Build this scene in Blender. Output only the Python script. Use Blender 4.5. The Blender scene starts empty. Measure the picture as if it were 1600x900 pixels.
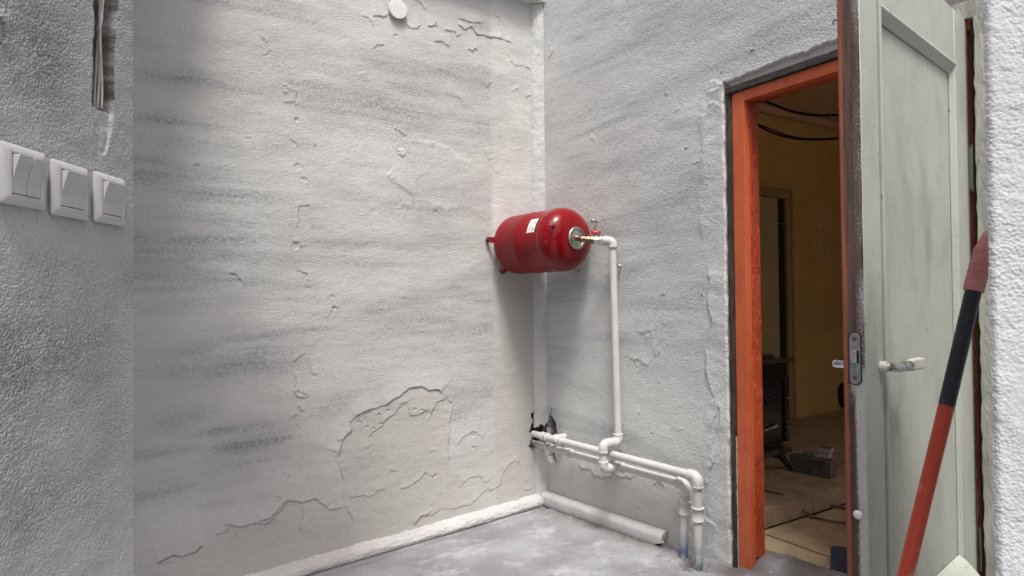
import bpy, bmesh, math, random
import numpy as np
from mathutils import Vector, Matrix

SC = bpy.context.scene
COL = SC.collection
RNG = np.random.default_rng(7)
random.seed(7)

# ------------------------------------------------------------------ camera
CAM_H = 1.1
FPX = 1000.0                       # focal length in photo pixels (1600 wide)
PITCH, ROLL = 0.0155, 0.0105
Fv = np.array([0, math.cos(PITCH), math.sin(PITCH)])
_R0 = np.array([1.0, 0, 0]); _U0 = np.cross(_R0, Fv)
Rv = _R0*math.cos(ROLL) - _U0*math.sin(ROLL)
Uv = _U0*math.cos(ROLL) + _R0*math.sin(ROLL)
C0 = np.array([0, 0, CAM_H])
cam_data = bpy.data.cameras.new('camera')
cam_data.sensor_width = 36.0
cam_data.lens = 36.0*FPX/1600.0
cam_data.clip_start = 0.02
cam_data.clip_end = 500.0
cam = bpy.data.objects.new('camera', cam_data)
COL.objects.link(cam)
cam.matrix_world = Matrix(((Rv[0], Uv[0], -Fv[0], 0), (Rv[1], Uv[1], -Fv[1], 0),
                           (Rv[2], Uv[2], -Fv[2], CAM_H), (0, 0, 0, 1)))
SC.camera = cam

# ------------------------------------------------------------------ frames
def nrm(v):
    v = np.array(v, float); return v/np.linalg.norm(v)
ZV = np.array([0, 0, 1.0])
P0 = np.array([.166, 3.6, 0])                     # the courtyard's corner
EC = nrm([.533, -.846, 0]); EN = np.array([-EC[1], EC[0], 0])   # along the door wall / into the room
EB = -nrm([1.45, 1, 0]); NB = np.array([-EB[1], EB[0], 0])      # along the tank wall / out of it

# ------------------------------------------------------------------ light
SUN_EL = math.radians(64)
sun_h = nrm(.85*NB + 0.45*(-EN))
SUN_ROT = math.atan2(sun_h[0], sun_h[1])
world = bpy.data.worlds.new("World"); SC.world = world
world.use_nodes = True
wn = world.node_tree.nodes; wl = world.node_tree.links
bg = wn['Background']
sky = wn.new('ShaderNodeTexSky'); sky.sky_type = 'NISHITA'
sky.sun_disc = False; sky.sun_elevation = SUN_EL; sky.sun_rotation = SUN_ROT
sky.dust_density = 7.0; sky.air_density = .6; sky.ozone_density = .5
wl.new(sky.outputs[0], bg.inputs[0]); bg.inputs[1].default_value = 0.07
sd = bpy.data.lights.new('sun', 'SUN'); sd.energy = 1.5; sd.angle = math.radians(13)
sd.color = (1.0, .992, .962)
sun = bpy.data.objects.new('sun', sd); COL.objects.link(sun)
_sdir = Vector((sun_h[0]*math.cos(SUN_EL), sun_h[1]*math.cos(SUN_EL), math.sin(SUN_EL)))
sun.rotation_euler = _sdir.to_track_quat('Z', 'Y').to_euler()
sun.location = (0, 0, 6)
vs = SC.view_settings
vs.view_transform = 'Standard'; vs.look = 'None'; vs.gamma = 1.0; vs.exposure = 1.26
vs.use_curve_mapping = False
SC.cycles.max_bounces = 10; SC.cycles.diffuse_bounces = 8

# ------------------------------------------------------------------ projection helpers
def ray(x, y): return Fv + Rv*(x-800)/FPX - Uv*(y-450)/FPX
def onplane(x, y, P, n):
    d = ray(x, y); return C0 + d*(np.dot(np.asarray(P)-C0, n)/np.dot(d, n))
def RC(c, n, z): return P0 + EC*c + EN*n + ZV*z           # room coordinates
def onC(x, y, d=0): return onplane(x, y, P0-EN*d, EN)
def onB(x, y, d=0): return onplane(x, y, P0+NB*d, NB)
def c_uv(x, y, d=0): q = onC(x, y, d); return ((q-P0)@EC, q[2])
def b_uv(x, y, d=0): q = onB(x, y, d); return ((q-P0)@EB, q[2])
EA_DIR = nrm([-.012, 1, 0])
A_EDGE = np.array([-.671, 1.14, 0]); EA = -EA_DIR; NA = np.array([-EA[1], EA[0], 0])
if NA[0] < 0: NA = -NA
def a_uv(x, y, d=0): q = onplane(x, y, A_EDGE+NA*d, NA); return ((q-A_EDGE)@EA, q[2])
def floor_z(P):
    v = np.asarray(P)[:2]-P0[:2]
    # slopes: +.065 per m along the door wall, -.045 per m along the tank wall
    M = np.array([EC[:2], EB[:2]]); g = np.linalg.solve(M, np.array([.065, -.045]))
    return -.045 + float(v@g)
_M = np.array([EC[:2], EB[:2]]); FG = np.linalg.solve(_M, np.array([.065, -.045]))

# ------------------------------------------------------------------ numpy noise
_T = [np.random.default_rng(100+i).random((256, 256)) for i in range(8)]
def vn(x, y, s=0):
    t = _T[s % 8]; x = x + 37.1*s; y = y + 17.7*s
    xi = np.floor(x).astype(int); yi = np.floor(y).astype(int)
    fx = x-xi; fy = y-yi; fx = fx*fx*(3-2*fx); fy = fy*fy*(3-2*fy)
    a = t[xi & 255, yi & 255]; b = t[(xi+1) & 255, yi & 255]
    c = t[xi & 255, (yi+1) & 255]; d = t[(xi+1) & 255, (yi+1) & 255]
    return (a*(1-fx)+b*fx)*(1-fy)+(c*(1-fx)+d*fx)*fy - .5
def fbm(x, y, o=4, s=0):
    r = 0; a = 1.0
    for i in range(o):
        r = r + a*vn(x, y, s+i); x = x*2.03; y = y*2.03; a *= .5
    return r
def sstep(a, b, x):
    t = np.clip((x-a)/(b-a), 0, 1); return t*t*(3-2*t)

# ------------------------------------------------------------------ materials
def nodes(m):
    m.use_nodes = True
    return m.node_tree.nodes, m.node_tree.links, m.node_tree.nodes['Principled BSDF']
def c4(c): return (c[0], c[1], c[2], 1)
def noise_fac(n, l, vec, scale, lo, hi, detail=4, rough=.6):
    t = n.new('ShaderNodeTexNoise'); t.inputs['Scale'].default_value = scale
    t.inputs['Detail'].default_value = detail; t.inputs['Roughness'].default_value = rough
    l.new(vec, t.inputs['Vector'])
    r = n.new('ShaderNodeMapRange'); r.inputs[1].default_value = lo; r.inputs[2].default_value = hi
    l.new(t.outputs[0], r.inputs[0]); return r.outputs[0]
def mixc(n, l, fac, a, b):
    m = n.new('ShaderNodeMix'); m.data_type = 'RGBA'
    if isinstance(fac, float): m.inputs[0].default_value = fac
    else: l.new(fac, m.inputs[0])
    for i, s in ((6, a), (7, b)):
        if isinstance(s, tuple): m.inputs[i].default_value = c4(s)
        else: l.new(s, m.inputs[i])
    return m.outputs[2]
def math_(n, l, op, a, b):
    m = n.new('ShaderNodeMath'); m.operation = op
    for i, s in ((0, a), (1, b)):
        if isinstance(s, (int, float)): m.inputs[i].default_value = s
        else: l.new(s, m.inputs[i])
    return m.outputs[0]
def objvec(n, l, scale=(1, 1, 1)):
    tc = n.new('ShaderNodeTexCoord'); mp = n.new('ShaderNodeMapping')
    mp.inputs['Scale'].default_value = scale
    l.new(tc.outputs['Object'], mp.inputs[0]); return mp.outputs[0]
def attr(n, name):
    a = n.new('ShaderNodeAttribute'); a.attribute_name = name; return a.outputs['Fac']
def bump(n, l, b, items):
    prev = None
    for h, st, dist in items:
        bp = n.new('ShaderNodeBump'); bp.inputs['Strength'].default_value = st
        bp.inputs['Distance'].default_value = dist
        l.new(h, bp.inputs['Height'])
        if prev is not None: l.new(prev, bp.inputs['Normal'])
        prev = bp.outputs[0]
    l.new(prev, b.inputs['Normal'])

def mat(name, col, col2=None, scale=8, lo=.4, hi=.65, rough=.6, metal=0.0, bscale=None, bst=.2, bdist=.003,
        stretch=(1, 1, 1), spots=None, coat=0.0):
    m = bpy.data.materials.new(name); n, l, b = nodes(m)
    b.inputs['Roughness'].default_value = rough; b.inputs['Metallic'].default_value = metal
    if coat: b.inputs['Coat Weight'].default_value = coat; b.inputs['Coat Roughness'].default_value = .12
    v = objvec(n, l, stretch)
    col = tuple(col)
    if col2 is not None:
        c = mixc(n, l, noise_fac(n, l, v, scale, lo, hi), col, tuple(col2))
    else:
        d = tuple(x*.86 for x in col)
        c = mixc(n, l, noise_fac(n, l, v, scale, .35, .7), col, d)
    if spots:
        sc_, a_, b_, cc = spots
        c = mixc(n, l, noise_fac(n, l, v, sc_, a_, b_, 6, .7), c, tuple(cc))
    l.new(c, b.inputs['Base Color'])
    if bscale:
        bump(n, l, b, [(noise_fac(n, l, v, bscale, 0, 1, 3), bst, bdist)])
    return m

def plaster(name, base, base2, dirt, bare_and_shade, sscale, sst, sdist, coarse=None, hole=(.05, .043, .037), vor=None, vst=.55):
    m = bpy.data.materials.new(name); n, l, b = nodes(m)
    b.inputs['Roughness'].default_value = .92
    b.inputs['Specular IOR Level'].default_value = .2
    v = objvec(n, l)
    c = mixc(n, l, noise_fac(n, l, v, 2.6, .36, .66, 5), base, base2)
    speck = noise_fac(n, l, v, sscale*.8, .38, .62, 3)
    da = math_(n, l, 'MULTIPLY', attr(n, 'dirt'), math_(n, l, 'ADD', .42, math_(n, l, 'MULTIPLY', speck, .85)))
    c = mixc(n, l, da, c, dirt)
    c = mixc(n, l, attr(n, 'bare_and_shade'), c, bare_and_shade)
    c = mixc(n, l, attr(n, 'fresh_lit'), c, (.70, .68, .66))
    c = mixc(n, l, attr(n, 'hole'), c, hole)
    # fine dark pits where dust sits in the stipple
    pit = noise_fac(n, l, v, sscale, .60, .78, 2)
    c = mixc(n, l, math_(n, l, 'MULTIPLY', pit, .35), c, tuple(x*.55 for x in base))
    l.new(c, b.inputs['Base Color'])
    items = [(noise_fac(n, l, v, sscale, .2, .8, 3, .55), sst, sdist)]
    if vor:
        vo = n.new('ShaderNodeTexVoronoi'); vo.feature = 'SMOOTH_F1'; vo.inputs['Scale'].default_value = vor
        vo.inputs['Smoothness'].default_value = .35
        wv = n.new('ShaderNodeVectorMath'); wv.operation = 'ADD'; l.new(v, wv.inputs[0])
        tn = n.new('ShaderNodeTexNoise'); tn.inputs['Scale'].default_value = vor*.6; l.new(v, tn.inputs['Vector'])
        sc = n.new('ShaderNodeVectorMath'); sc.operation = 'SCALE'; sc.inputs[3].default_value = .0022
        l.new(tn.outputs['Color'], sc.inputs[0]); l.new(sc.outputs[0], wv.inputs[1]); l.new(wv.outputs[0], vo.inputs['Vector'])
        items.insert(0, (math_(n, l, 'MULTIPLY', vo.outputs['Distance'], math_(n, l, 'SUBTRACT', -.35, attr(n, 'rough'))), vst, .006))
    if coarse: items.insert(0, (noise_fac(n, l, v, coarse[0], .3, .7, 4, .6), coarse[1], coarse[2]))
    bump(n, l, b, items)
    return m

M = {}
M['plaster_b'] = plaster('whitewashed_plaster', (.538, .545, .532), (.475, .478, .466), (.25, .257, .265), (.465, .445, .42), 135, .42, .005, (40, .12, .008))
M['plaster_c'] = plaster('whitewashed_plaster_door_wall', (.575, .590, .586), (.515, .528, .526), (.27, .29, .295), (.52, .50, .47), 135, .42, .005, (40, .12, .008))
M['plaster_a'] = plaster('grey_rough_plaster', (.475, .485, .485), (.40, .41, .41), (.235, .24, .245), (.50, .50, .49), 210, .40, .0035, None, (.105, .095, .085), vor=250)
M['plaster_d'] = plaster('white_roughcast', (.545, .575, .59), (.475, .50, .515), (.50, .52, .54), (.6, .6, .6), 150, .22, .004, None, vor=210, vst=.26)
M['kerb'] = plaster('whitewashed_kerb', (.56, .56, .56), (.50, .50, .50), (.20, .195, .19), (.5, .5, .5), 120, .5, .005, (30, .4, .008))
M['concrete_floor'] = None
M['masonry'] = mat('mortar', (.42, .37, .31), (.30, .26, .22), 20, rough=.95, bscale=60, bst=.8, bdist=.01)
M['dark_rubble'] = mat('rubble', (.12, .105, .09), (.05, .043, .04), 30, rough=.95, bscale=50, bst=.9, bdist=.01)
M['white_cap'] = mat('white_plastic_cap', (.74, .74, .73), None, 12, rough=.5)
M['switch'] = mat('grey_white_switch_plastic', (.50, .50, .50), (.47, .47, .465), 20, rough=.42)
M['switch_gap'] = mat('dark_switch_side', (.16, .12, .11), None, 30, rough=.6)
M['switch_red'] = mat('red_switch_line', (.35, .06, .06), None, 30, rough=.6)
M['switch_side'] = mat('switch_side_grey', (.27, .26, .25), None, 20, rough=.6)
M['cable_grey'] = mat('grey_cable', (.40, .37, .35), (.30, .27, .25), 30, rough=.6)
M['red_tank'] = None
M['steel'] = mat('zinc_steel', (.62, .62, .58), (.48, .47, .42), 25, rough=.3, metal=1.0)
M['chrome'] = mat('chrome', (.75, .75, .78), None, 15, rough=.12, metal=1.0)
M['chrome_worn'] = mat('worn_chrome', (.62, .63, .62), (.20, .20, .19), 60, .48, .56, rough=.28, metal=.9, spots=(220, .56, .62, (.12, .12, .11)))
M['brass'] = mat('aged_brass', (.27, .19, .115), (.15, .11, .075), 60, rough=.38, metal=1.0)
M['ppr'] = mat('white_plastic_pipe', (.55, .548, .54), (.47, .46, .445), 9, .45, .75, rough=.42, bscale=30, bst=.05)
M['ppr_dirty'] = mat('pipe_foot', (.66, .66, .64), (.56, .54, .5), 9, rough=.5)
M['red_plastic'] = mat('red_plastic_tap', (.42, .03, .03), None, 20, rough=.35)
M['orange'] = mat('orange_door_paint', (.55, .118, .038), (.43, .080, .027), 14, .40, .7, rough=.42, bscale=70, bst=.35, bdist=.004, stretch=(1, 1, .5), spots=(26, .64, .72, (.30, .11, .06)))
M['orange_rough'] = mat('orange_rough_paint', (.43, .066, .022), (.30, .04, .014), 30, .40, .7, rough=.42, bscale=60, bst=.8, bdist=.010, stretch=(1, 1, .45))
M['orange_worn'] = mat('worn_orange_brown_paint', (.30, .080, .038), (.17, .055, .033), 16, .40, .66, rough=.6, bscale=60, bst=.6, bdist=.006, stretch=(1, 1, .4), spots=(30, .60, .70, (.08, .05, .04)))
M['oldwood'] = mat('weathered_dark_wood', (.032, .026, .023), (.080, .066, .059), 30, .45, .7, rough=.9, bscale=60, bst=.9, bdist=.01, stretch=(3, 3, .25), spots=(60, .66, .74, (.32, .30, .28)))
M['oldwood_h'] = mat('weathered_dark_lintel_wood', (.026, .022, .02), (.06, .053, .049), 30, .45, .7, rough=.9, bscale=60, bst=.9, bdist=.008, stretch=(.6, .6, 5), spots=(40, .68, .75, (.25, .23, .22)))
M['greywood'] = mat('grey_painted_old_wood', (.42, .42, .38), (.27, .26, .23), 14, .42, .7, rough=.85, bscale=60, bst=.6, bdist=.008, stretch=(1, 1, .3), spots=(40, .66, .72, (.07, .06, .05)))
M['edgewood'] = None
M['door_paint'] = None
M['panel_paint'] = None
M['gap_black'] = mat('dark_gap', (.018, .015, .013), None, 20, rough=.9)
M['handle_paint'] = mat('white_chipped_handle', (.66, .65, .60), (.55, .54, .5), 30, rough=.4)
M['lock_plate'] = mat('galvanised_lock_plate', (.30, .33, .34), (.18, .21, .22), 60, .4, .65, rough=.5, metal=.55)
M['rust'] = mat('rusty_screw', (.07, .045, .035), (.15, .09, .06), 200, rough=.8)
M['pole_orange'] = mat('orange_red_pole', (.50, .062, .028), (.44, .05, .03), 12, rough=.33, spots=(16, .58, .66, (.56, .24, .19)))
M['pole_black'] = mat('dark_blue_black_sleeve', (.013, .018, .026), (.02, .026, .036), 30, rough=.35, spots=(14, .55, .62, (.13, .14, .17)))
M['grip'] = mat('dusty_red_rubber', (.47, .16, .16), (.54, .25, .25), 18, .42, .7, rough=.75)
M['grip_tip'] = mat('pale_pink_rubber', (.58, .34, .34), None, 30, rough=.7)
M['yellow_wall'] = mat('ochre_wall_paint', (.64, .43, .14), (.56, .37, .12), 2.5, rough=.8)
M['ceiling_tan'] = mat('tan_ceiling', (.66, .46, .28), None, 3, rough=.8)
M['cornice'] = mat('pale_cornice', (.60, .40, .24), None, 3, rough=.7)
M['stencil'] = mat('pale_stencil_paint', (.76, .58, .28), None, 14, rough=.8)
M['olive_door'] = mat('olive_cream_door', (.46, .38, .18), None, 4, rough=.5)
M['casing_in'] = mat('brown_cream_casing', (.42, .29, .12), None, 5, rough=.5)
M['tile'] = mat('brown_stone_tile', (.42, .325, .215), (.27, .19, .13), 9, .35, .66, rough=.42, bscale=30, bst=.1, spots=(5, .60, .75, (.40, .40, .38)))
M['grout'] = mat('dark_grout', (.045, .035, .028), None, 40, rough=.9)
M['iron'] = mat('black_enamel_iron', (.012, .012, .012), (.02, .02, .02), 20, rough=.22)
M['iron_top'] = mat('worn_stove_top', (.10, .085, .075), (.16, .08, .05), 20, rough=.35, metal=.5)
M['brick'] = mat('dark_grey_block', (.13, .12, .11), (.09, .083, .077), 20, rough=.9, bscale=80, bst=.5)
M['carton'] = mat('pale_pink_carton', (.52, .43, .40), None, 20, rough=.7)
M['carton_side'] = mat('brown_carton_top', (.16, .10, .08), None, 20, rough=.7)
M['bag'] = mat('black_cloth', (.018, .014, .012), (.03, .022, .018), 12, rough=.9)
M['mat_blue'] = mat('navy_rubber_mat', (.018, .034, .060), (.028, .045, .07), 50, rough=.8, bscale=160, bst=.6, bdist=.004)
M['hose'] = mat('brown_hose', (.12, .09, .07), None, 20, rough=.5)
M['black_cable'] = mat('black_cable', (.015, .013, .012), None, 20, rough=.5)
M['wood_handle'] = mat('red_brown_handle', (.16, .05, .03), None, 20, rough=.4)
M['mortar_white'] = mat('white_skim', (.66, .66, .64), (.55, .54, .52), 22, rough=.9, bscale=60, bst=.5, bdist=.006)

def special_materials():
    # courtyard concrete: lilac-grey slab with pale wash and dark scuffs
    m = bpy.data.materials.new('worn_concrete'); n, l, b = nodes(m)
    b.inputs['Roughness'].default_value = .7
    v = objvec(n, l)
    c = mixc(n, l, noise_fac(n, l, v, 3.2, .40, .62, 6, .6), (.20, .20, .215), (.305, .312, .332))
    c = mixc(n, l, noise_fac(n, l, v, 4.5, .53, .72, 9, .72), c, (.45, .46, .48))
    c = mixc(n, l, noise_fac(n, l, objvec(n, l, (1, 1.3, 1)), 5.1, .60, .78, 8, .75), c, (.14, .13, .145))
    c = mixc(n, l, attr(n, 'dirt'), c, (.13, .12, .12))
    c = mixc(n, l, noise_fac(n, l, v, 120, .68, .74, 2), c, (.12, .115, .11))
    c = mixc(n, l, noise_fac(n, l, v, 34, .70, .73, 3), c, (.52, .52, .52))
    c = mixc(n, l, noise_fac(n, l, objvec(n, l, (1, 2.2, 1)), 11, .60, .70, 7, .75), c, (.15, .145, .15))
    l.new(c, b.inputs['Base Color'])
    bump(n, l, b, [(noise_fac(n, l, v, 14, .3, .7, 5), .25, .012), (noise_fac(n, l, v, 120, .3, .7, 3), .3, .003)])
    M['concrete_floor'] = m
    # tank: red enamel, dust film on faces that look up
    m = bpy.data.materials.new('red_enamel'); n, l, b = nodes(m)
    v = objvec(n, l)
    g = n.new('ShaderNodeNewGeometry'); s = n.new('ShaderNodeSeparateXYZ'); l.new(g.outputs['Normal'], s.inputs[0])
    up = n.new('ShaderNodeMapRange'); up.inputs[1].default_value = -.1; up.inputs[2].default_value = .95; l.new(s.outputs[2], up.inputs[0])
    du = math_(n, l, 'MULTIPLY', up.outputs[0], math_(n, l, 'MULTIPLY', attr(n, 'dust'), noise_fac(n, l, v, 9, .25, .8, 5)))
    c = mixc(n, l, noise_fac(n, l, v, 6, .4, .7), (.205, .0045, .008), (.165, .004, .007))
    c = mixc(n, l, math_(n, l, 'MULTIPLY', du, .16), c, (.34, .10, .11))
    l.new(c, b.inputs['Base Color'])
    r = n.new('ShaderNodeMapRange'); r.inputs[3].default_value = .10; r.inputs[4].default_value = .42
    l.new(attr(n, 'dust'), r.inputs[0]); l.new(r.outputs[0], b.inputs['Roughness'])
    l.new(math_(n, l, 'MULTIPLY', math_(n, l, 'SUBTRACT', 1.0, attr(n, 'dust')), .25), b.inputs['Coat Weight']); b.inputs['Coat Roughness'].default_value = .08
    b.inputs['Specular IOR Level'].default_value = .2
    M['red_tank'] = m
    # door paint: grey green with grime in vertical wipes and black flecks
    for key, c1, c2, gr in (('door_paint', (.45, .475, .425), (.39, .41, .37), .50), ('panel_paint', (.43, .45, .40), (.34, .355, .32), .85)):
        m = bpy.data.materials.new('grey_green_'+key); n, l, b = nodes(m)
        b.inputs['Roughness'].default_value = .5
        v = objvec(n, l); vv = objvec(n, l, (2.2, 2.2, .8))
        c = mixc(n, l, noise_fac(n, l, v, 3.0, .36, .68, 5), c1, c2)
        c = mixc(n, l, math_(n, l, 'MULTIPLY', noise_fac(n, l, vv, 3.4, .50, .78, 5), gr), c, (.22, .215, .19))
        c = mixc(n, l, math_(n, l, 'MULTIPLY', noise_fac(n, l, v, 9, .52, .72, 6, .7), gr*.5), c, (.25, .25, .225))
        c = mixc(n, l, noise_fac(n, l, objvec(n, l, (1, 1, .45)), 120, .69, .75, 2), c, (.06, .055, .05))
        l.new(c, b.inputs['Base Color'])
        bump(n, l, b, [(noise_fac(n, l, vv, 16, .2, .8, 4), .10, .004), (noise_fac(n, l, v, 90, .2, .8, 2), .10, .002)])
        M[key] = m
    # door edge: raw dark wood, frosted by white overspray (attribute 'spray')
    m = bpy.data.materials.new('bare_door_edge_wood'); n, l, b = nodes(m)
    b.inputs['Roughness'].default_value = .85
    v = objvec(n, l); vv = objvec(n, l, (4, 4, .25))
    c = mixc(n, l, noise_fac(n, l, vv, 22, .35, .68, 5), (.10, .058, .044), (.045, .030, .026))
    sp = math_(n, l, 'MULTIPLY', attr(n, 'spray'), 1.0)
    th = math_(n, l, 'SUBTRACT', 1.0, sp)
    ns = noise_fac(n, l, v, 420, .30, .70, 4, .75)
    gt = n.new('ShaderNodeMapRange'); gt.inputs[1].default_value = -.22; gt.inputs[2].default_value = .40
    l.new(math_(n, l, 'SUBTRACT', ns, th), gt.inputs[0])
    c = mixc(n, l, gt.outputs[0], c, (.46, .46, .46))
    c = mixc(n, l, attr(n, 'paint'), c, (.25, .075, .04))
    l.new(c, b.inputs['Base Color'])
    bump(n, l, b, [(noise_fac(n, l, vv, 40, .2, .8, 4), .5, .006)])
    M['edgewood'] = m
    # pipe foot with blue-green paint smears
    m = bpy.data.materials.new('pipe_foot_painted'); n, l, b = nodes(m)
    b.inputs['Roughness'].default_value = .5
    v = objvec(n, l)
    c = mixc(n, l, noise_fac(n, l, v, 9, .45, .75), (.55, .548, .54), (.46, .45, .435))
    pa = attr(n, 'paint')
    f = math_(n, l, 'MULTIPLY', pa, noise_fac(n, l, v, 30, .25, .55, 5))
    c = mixc(n, l, f, c, (.10, .18, .19))
    f2 = math_(n, l, 'MULTIPLY', attr(n, 'blue'), noise_fac(n, l, v, 26, .30, .55, 5))
    c = mixc(n, l, f2, c, (.035, .09, .30))
    l.new(c, b.inputs['Base Color'])
    M['pipe_foot'] = m
special_materials()

# ------------------------------------------------------------------ object helpers
def tag(o, label=None, cat=None, group=None, kind=None):
    if label: o['label'] = label
    if cat: o['category'] = cat
    if group: o['group'] = group
    if kind: o['kind'] = kind
    return o
def thing(name, label, cat, loc, group=None):
    o = bpy.data.objects.new(name, None); COL.objects.link(o)
    o.empty_display_size = .05
    o.location = [float(v) for v in loc]
    return tag(o, label, cat, group)
def wloc(o):
    p = np.zeros(3)
    while o is not None:
        p = p + np.array(o.location); o = o.parent
    return p

class MB:
    def __init__(s): s.v = []; s.f = []; s.a = {}
    def add(s, vs, fs):
        k = len(s.v); s.v += [np.asarray(v, float) for v in vs]
        s.f += [tuple(i+k for i in f) for f in fs]; return k
    def box(s, O, ax, lo, hi):
        O = np.asarray(O, float)
        vs = [O + ax[0]*(lo[0], hi[0])[i] + ax[1]*(lo[1], hi[1])[j] + ax[2]*(lo[2], hi[2])[k]
              for i in (0, 1) for j in (0, 1) for k in (0, 1)]
        fs = [(0, 1, 3, 2), (4, 6, 7, 5), (0, 4, 5, 1), (2, 3, 7, 6), (0, 2, 6, 4), (1, 5, 7, 3)]
        if np.dot(np.cross(ax[0], ax[1]), ax[2]) < 0: fs = [f[::-1] for f in fs]
        s.add(vs, fs)
    def tube(s, pts, r, seg=14, cap=True):
        pts = [np.asarray(p, float) for p in pts]; rs = r if hasattr(r, '__len__') else [r]*len(pts)
        t0 = nrm(pts[1]-pts[0]); ref = ZV if abs(t0[2]) < .9 else np.array([1.0, 0, 0])
        x = nrm(np.cross(ref, t0)); k0 = len(s.v); vs = []; fs = []
        for i, p in enumerate(pts):
            if i == 0: t = t0
            elif i == len(pts)-1: t = nrm(pts[i]-pts[i-1])
            else:
                t = nrm(pts[i]-pts[i-1]) + nrm(pts[i+1]-pts[i]); t = nrm(t)
            x = nrm(x - t*np.dot(x, t)); y = np.cross(t, x)
            for j in range(seg):
                a = 2*math.pi*j/seg; vs.append(p + rs[i]*(x*math.cos(a)+y*math.sin(a)))
        for i in range(len(pts)-1):
            for j in range(seg):
                j2 = (j+1) % seg
                fs.append((i*seg+j, i*seg+j2, (i+1)*seg+j2, (i+1)*seg+j))
        if cap:
            fs.append(tuple(range(seg-1, -1, -1))); b = (len(pts)-1)*seg
            fs.append(tuple(range(b, b+seg)))
        s.add(vs, fs)
    def lathe(s, O, ax, prof, seg=32):
        """prof: list of (distance along axis, radius)"""
        s.tube_axis(O, ax, prof, seg)
    def tube_axis(s, O, ax, prof, seg):
        O = np.asarray(O, float); ax = nrm(ax); ref = ZV if abs(ax[2]) < .9 else np.array([1.0, 0, 0])
        x = nrm(np.cross(ref, ax)); y = np.cross(ax, x); vs = []; fs = []
        for d, r in prof:
            for j in range(seg):
                a = 2*math.pi*j/seg; vs.append(O+ax*d+max(r, 1e-5)*(x*math.cos(a)+y*math.sin(a)))
        for i in range(len(prof)-1):
            for j in range(seg):
                j2 = (j+1) % seg; fs.append((i*seg+j, i*seg+j2, (i+1)*seg+j2, (i+1)*seg+j))
        fs.append(tuple(range(seg-1, -1, -1))); b = (len(prof)-1)*seg; fs.append(tuple(range(b, b+seg)))
        s.add(vs, fs)
    def prism(s, poly, ext):
        """closed polygon of 3-D points, extruded by vector ext"""
        n = len(poly); poly = [np.asarray(p, float) for p in poly]; ext = np.asarray(ext, float)
        nv = np.zeros(3)
        for i in range(n): nv += np.cross(poly[i], poly[(i+1) % n])
        if np.dot(nv, ext) > 0: poly = poly[::-1]
        vs = poly + [p+ext for p in poly]
        fs = [tuple(range(n)), tuple(range(2*n-1, n-1, -1))]
        for i in range(n):
            j = (i+1) % n; fs.append((i, i+n, j+n, j))
        s.add(vs, fs)
    def build(s, name, m, parent=None, smooth=True, bevel=0, seg=2, auto=35):
        me = bpy.data.meshes.new(name)
        off = wloc(parent) if parent is not None else np.zeros(3)
        me.from_pydata([tuple(v-off) for v in s.v], [], s.f)
        for k, fn in s.a.items():
            at = me.attributes.new(k, 'FLOAT', 'POINT')
            at.data.foreach_set('value', np.array([float(fn(v)) for v in s.v], dtype=np.float32))
        if m is not None: me.materials.append(M[m] if isinstance(m, str) else m)
        if smooth:
            me.polygons.foreach_set('use_smooth', [True]*len(me.polygons))
            bm = bmesh.new(); bm.from_mesh(me)
            for e in bm.edges:
                if len(e.link_faces) == 2 and e.calc_face_angle(0) > math.radians(auto): e.smooth = False
            bm.to_mesh(me); bm.free()
        me.update()
        o = bpy.data.objects.new(name, me); COL.objects.link(o)
        if parent is not None: o.parent = parent
        if bevel:
            b = o.modifiers.new('bevel', 'BEVEL'); b.width = bevel; b.segments = seg; b.limit_method = 'ANGLE'; b.angle_limit = math.radians(40)
            b.harden_normals = False
        return o

AXR = (EC, EN, ZV)     # room axes

def raw_mesh(name, V, Q, attrs, m, parent=None):
    me = bpy.data.meshes.new(name)
    off = wloc(parent) if parent is not None else np.zeros(3)
    V = (V-off).astype(np.float32)
    me.vertices.add(len(V)); me.vertices.foreach_set('co', V.ravel())
    me.loops.add(len(Q)*4); me.polygons.add(len(Q))
    me.loops.foreach_set('vertex_index', Q.astype(np.int32).ravel())
    me.polygons.foreach_set('loop_start', np.arange(0, len(Q)*4, 4, dtype=np.int32))
    me.polygons.foreach_set('use_smooth', np.ones(len(Q), dtype=bool))
    for k, a in attrs.items():
        at = me.attributes.new(k, 'FLOAT', 'POINT'); at.data.foreach_set('value', a.astype(np.float32).ravel())
    me.materials.append(M[m]); me.update(calc_edges=True); me.validate()
    o = bpy.data.objects.new(name, me); COL.objects.link(o)
    if parent is not None: o.parent = parent
    return o

def grid_wall(name, O, e, N, us, zs, fn, m, parent=None, keep=None):
    """fn(U,Z) -> height along N, dict of attributes; keep(U,Z at face centres) -> bool"""
    U, Z = np.meshgrid(us, zs, indexing='ij')
    h, at, du = fn(U, Z)
    V = O[None, None, :] + (U+du)[..., None]*e + Z[..., None]*ZV + h[..., None]*N
    nu, nz = len(us), len(zs)
    idx = np.arange(nu*nz).reshape(nu, nz)
    Q = np.stack([idx[:-1, :-1], idx[1:, :-1], idx[1:, 1:], idx[:-1, 1:]], -1)
    if np.dot(np.cross(e, ZV), N) < 0: Q = Q[..., ::-1]
    if keep is not None:
        uc = (U[:-1, :-1]+U[1:, 1:])/2; zc = (Z[:-1, :-1]+Z[1:, 1:])/2
        Q = Q[keep(uc, zc)]
    Q = Q.reshape(-1, 4)
    V = V.reshape(-1, 3); used = np.zeros(len(V), bool); used[Q.ravel()] = True
    rm = np.cumsum(used)-1; Q = rm[Q]; V = V[used]
    at = {k: a.reshape(-1)[used] for k, a in at.items()}
    return raw_mesh(name, V, Q, at, m, parent)

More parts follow.
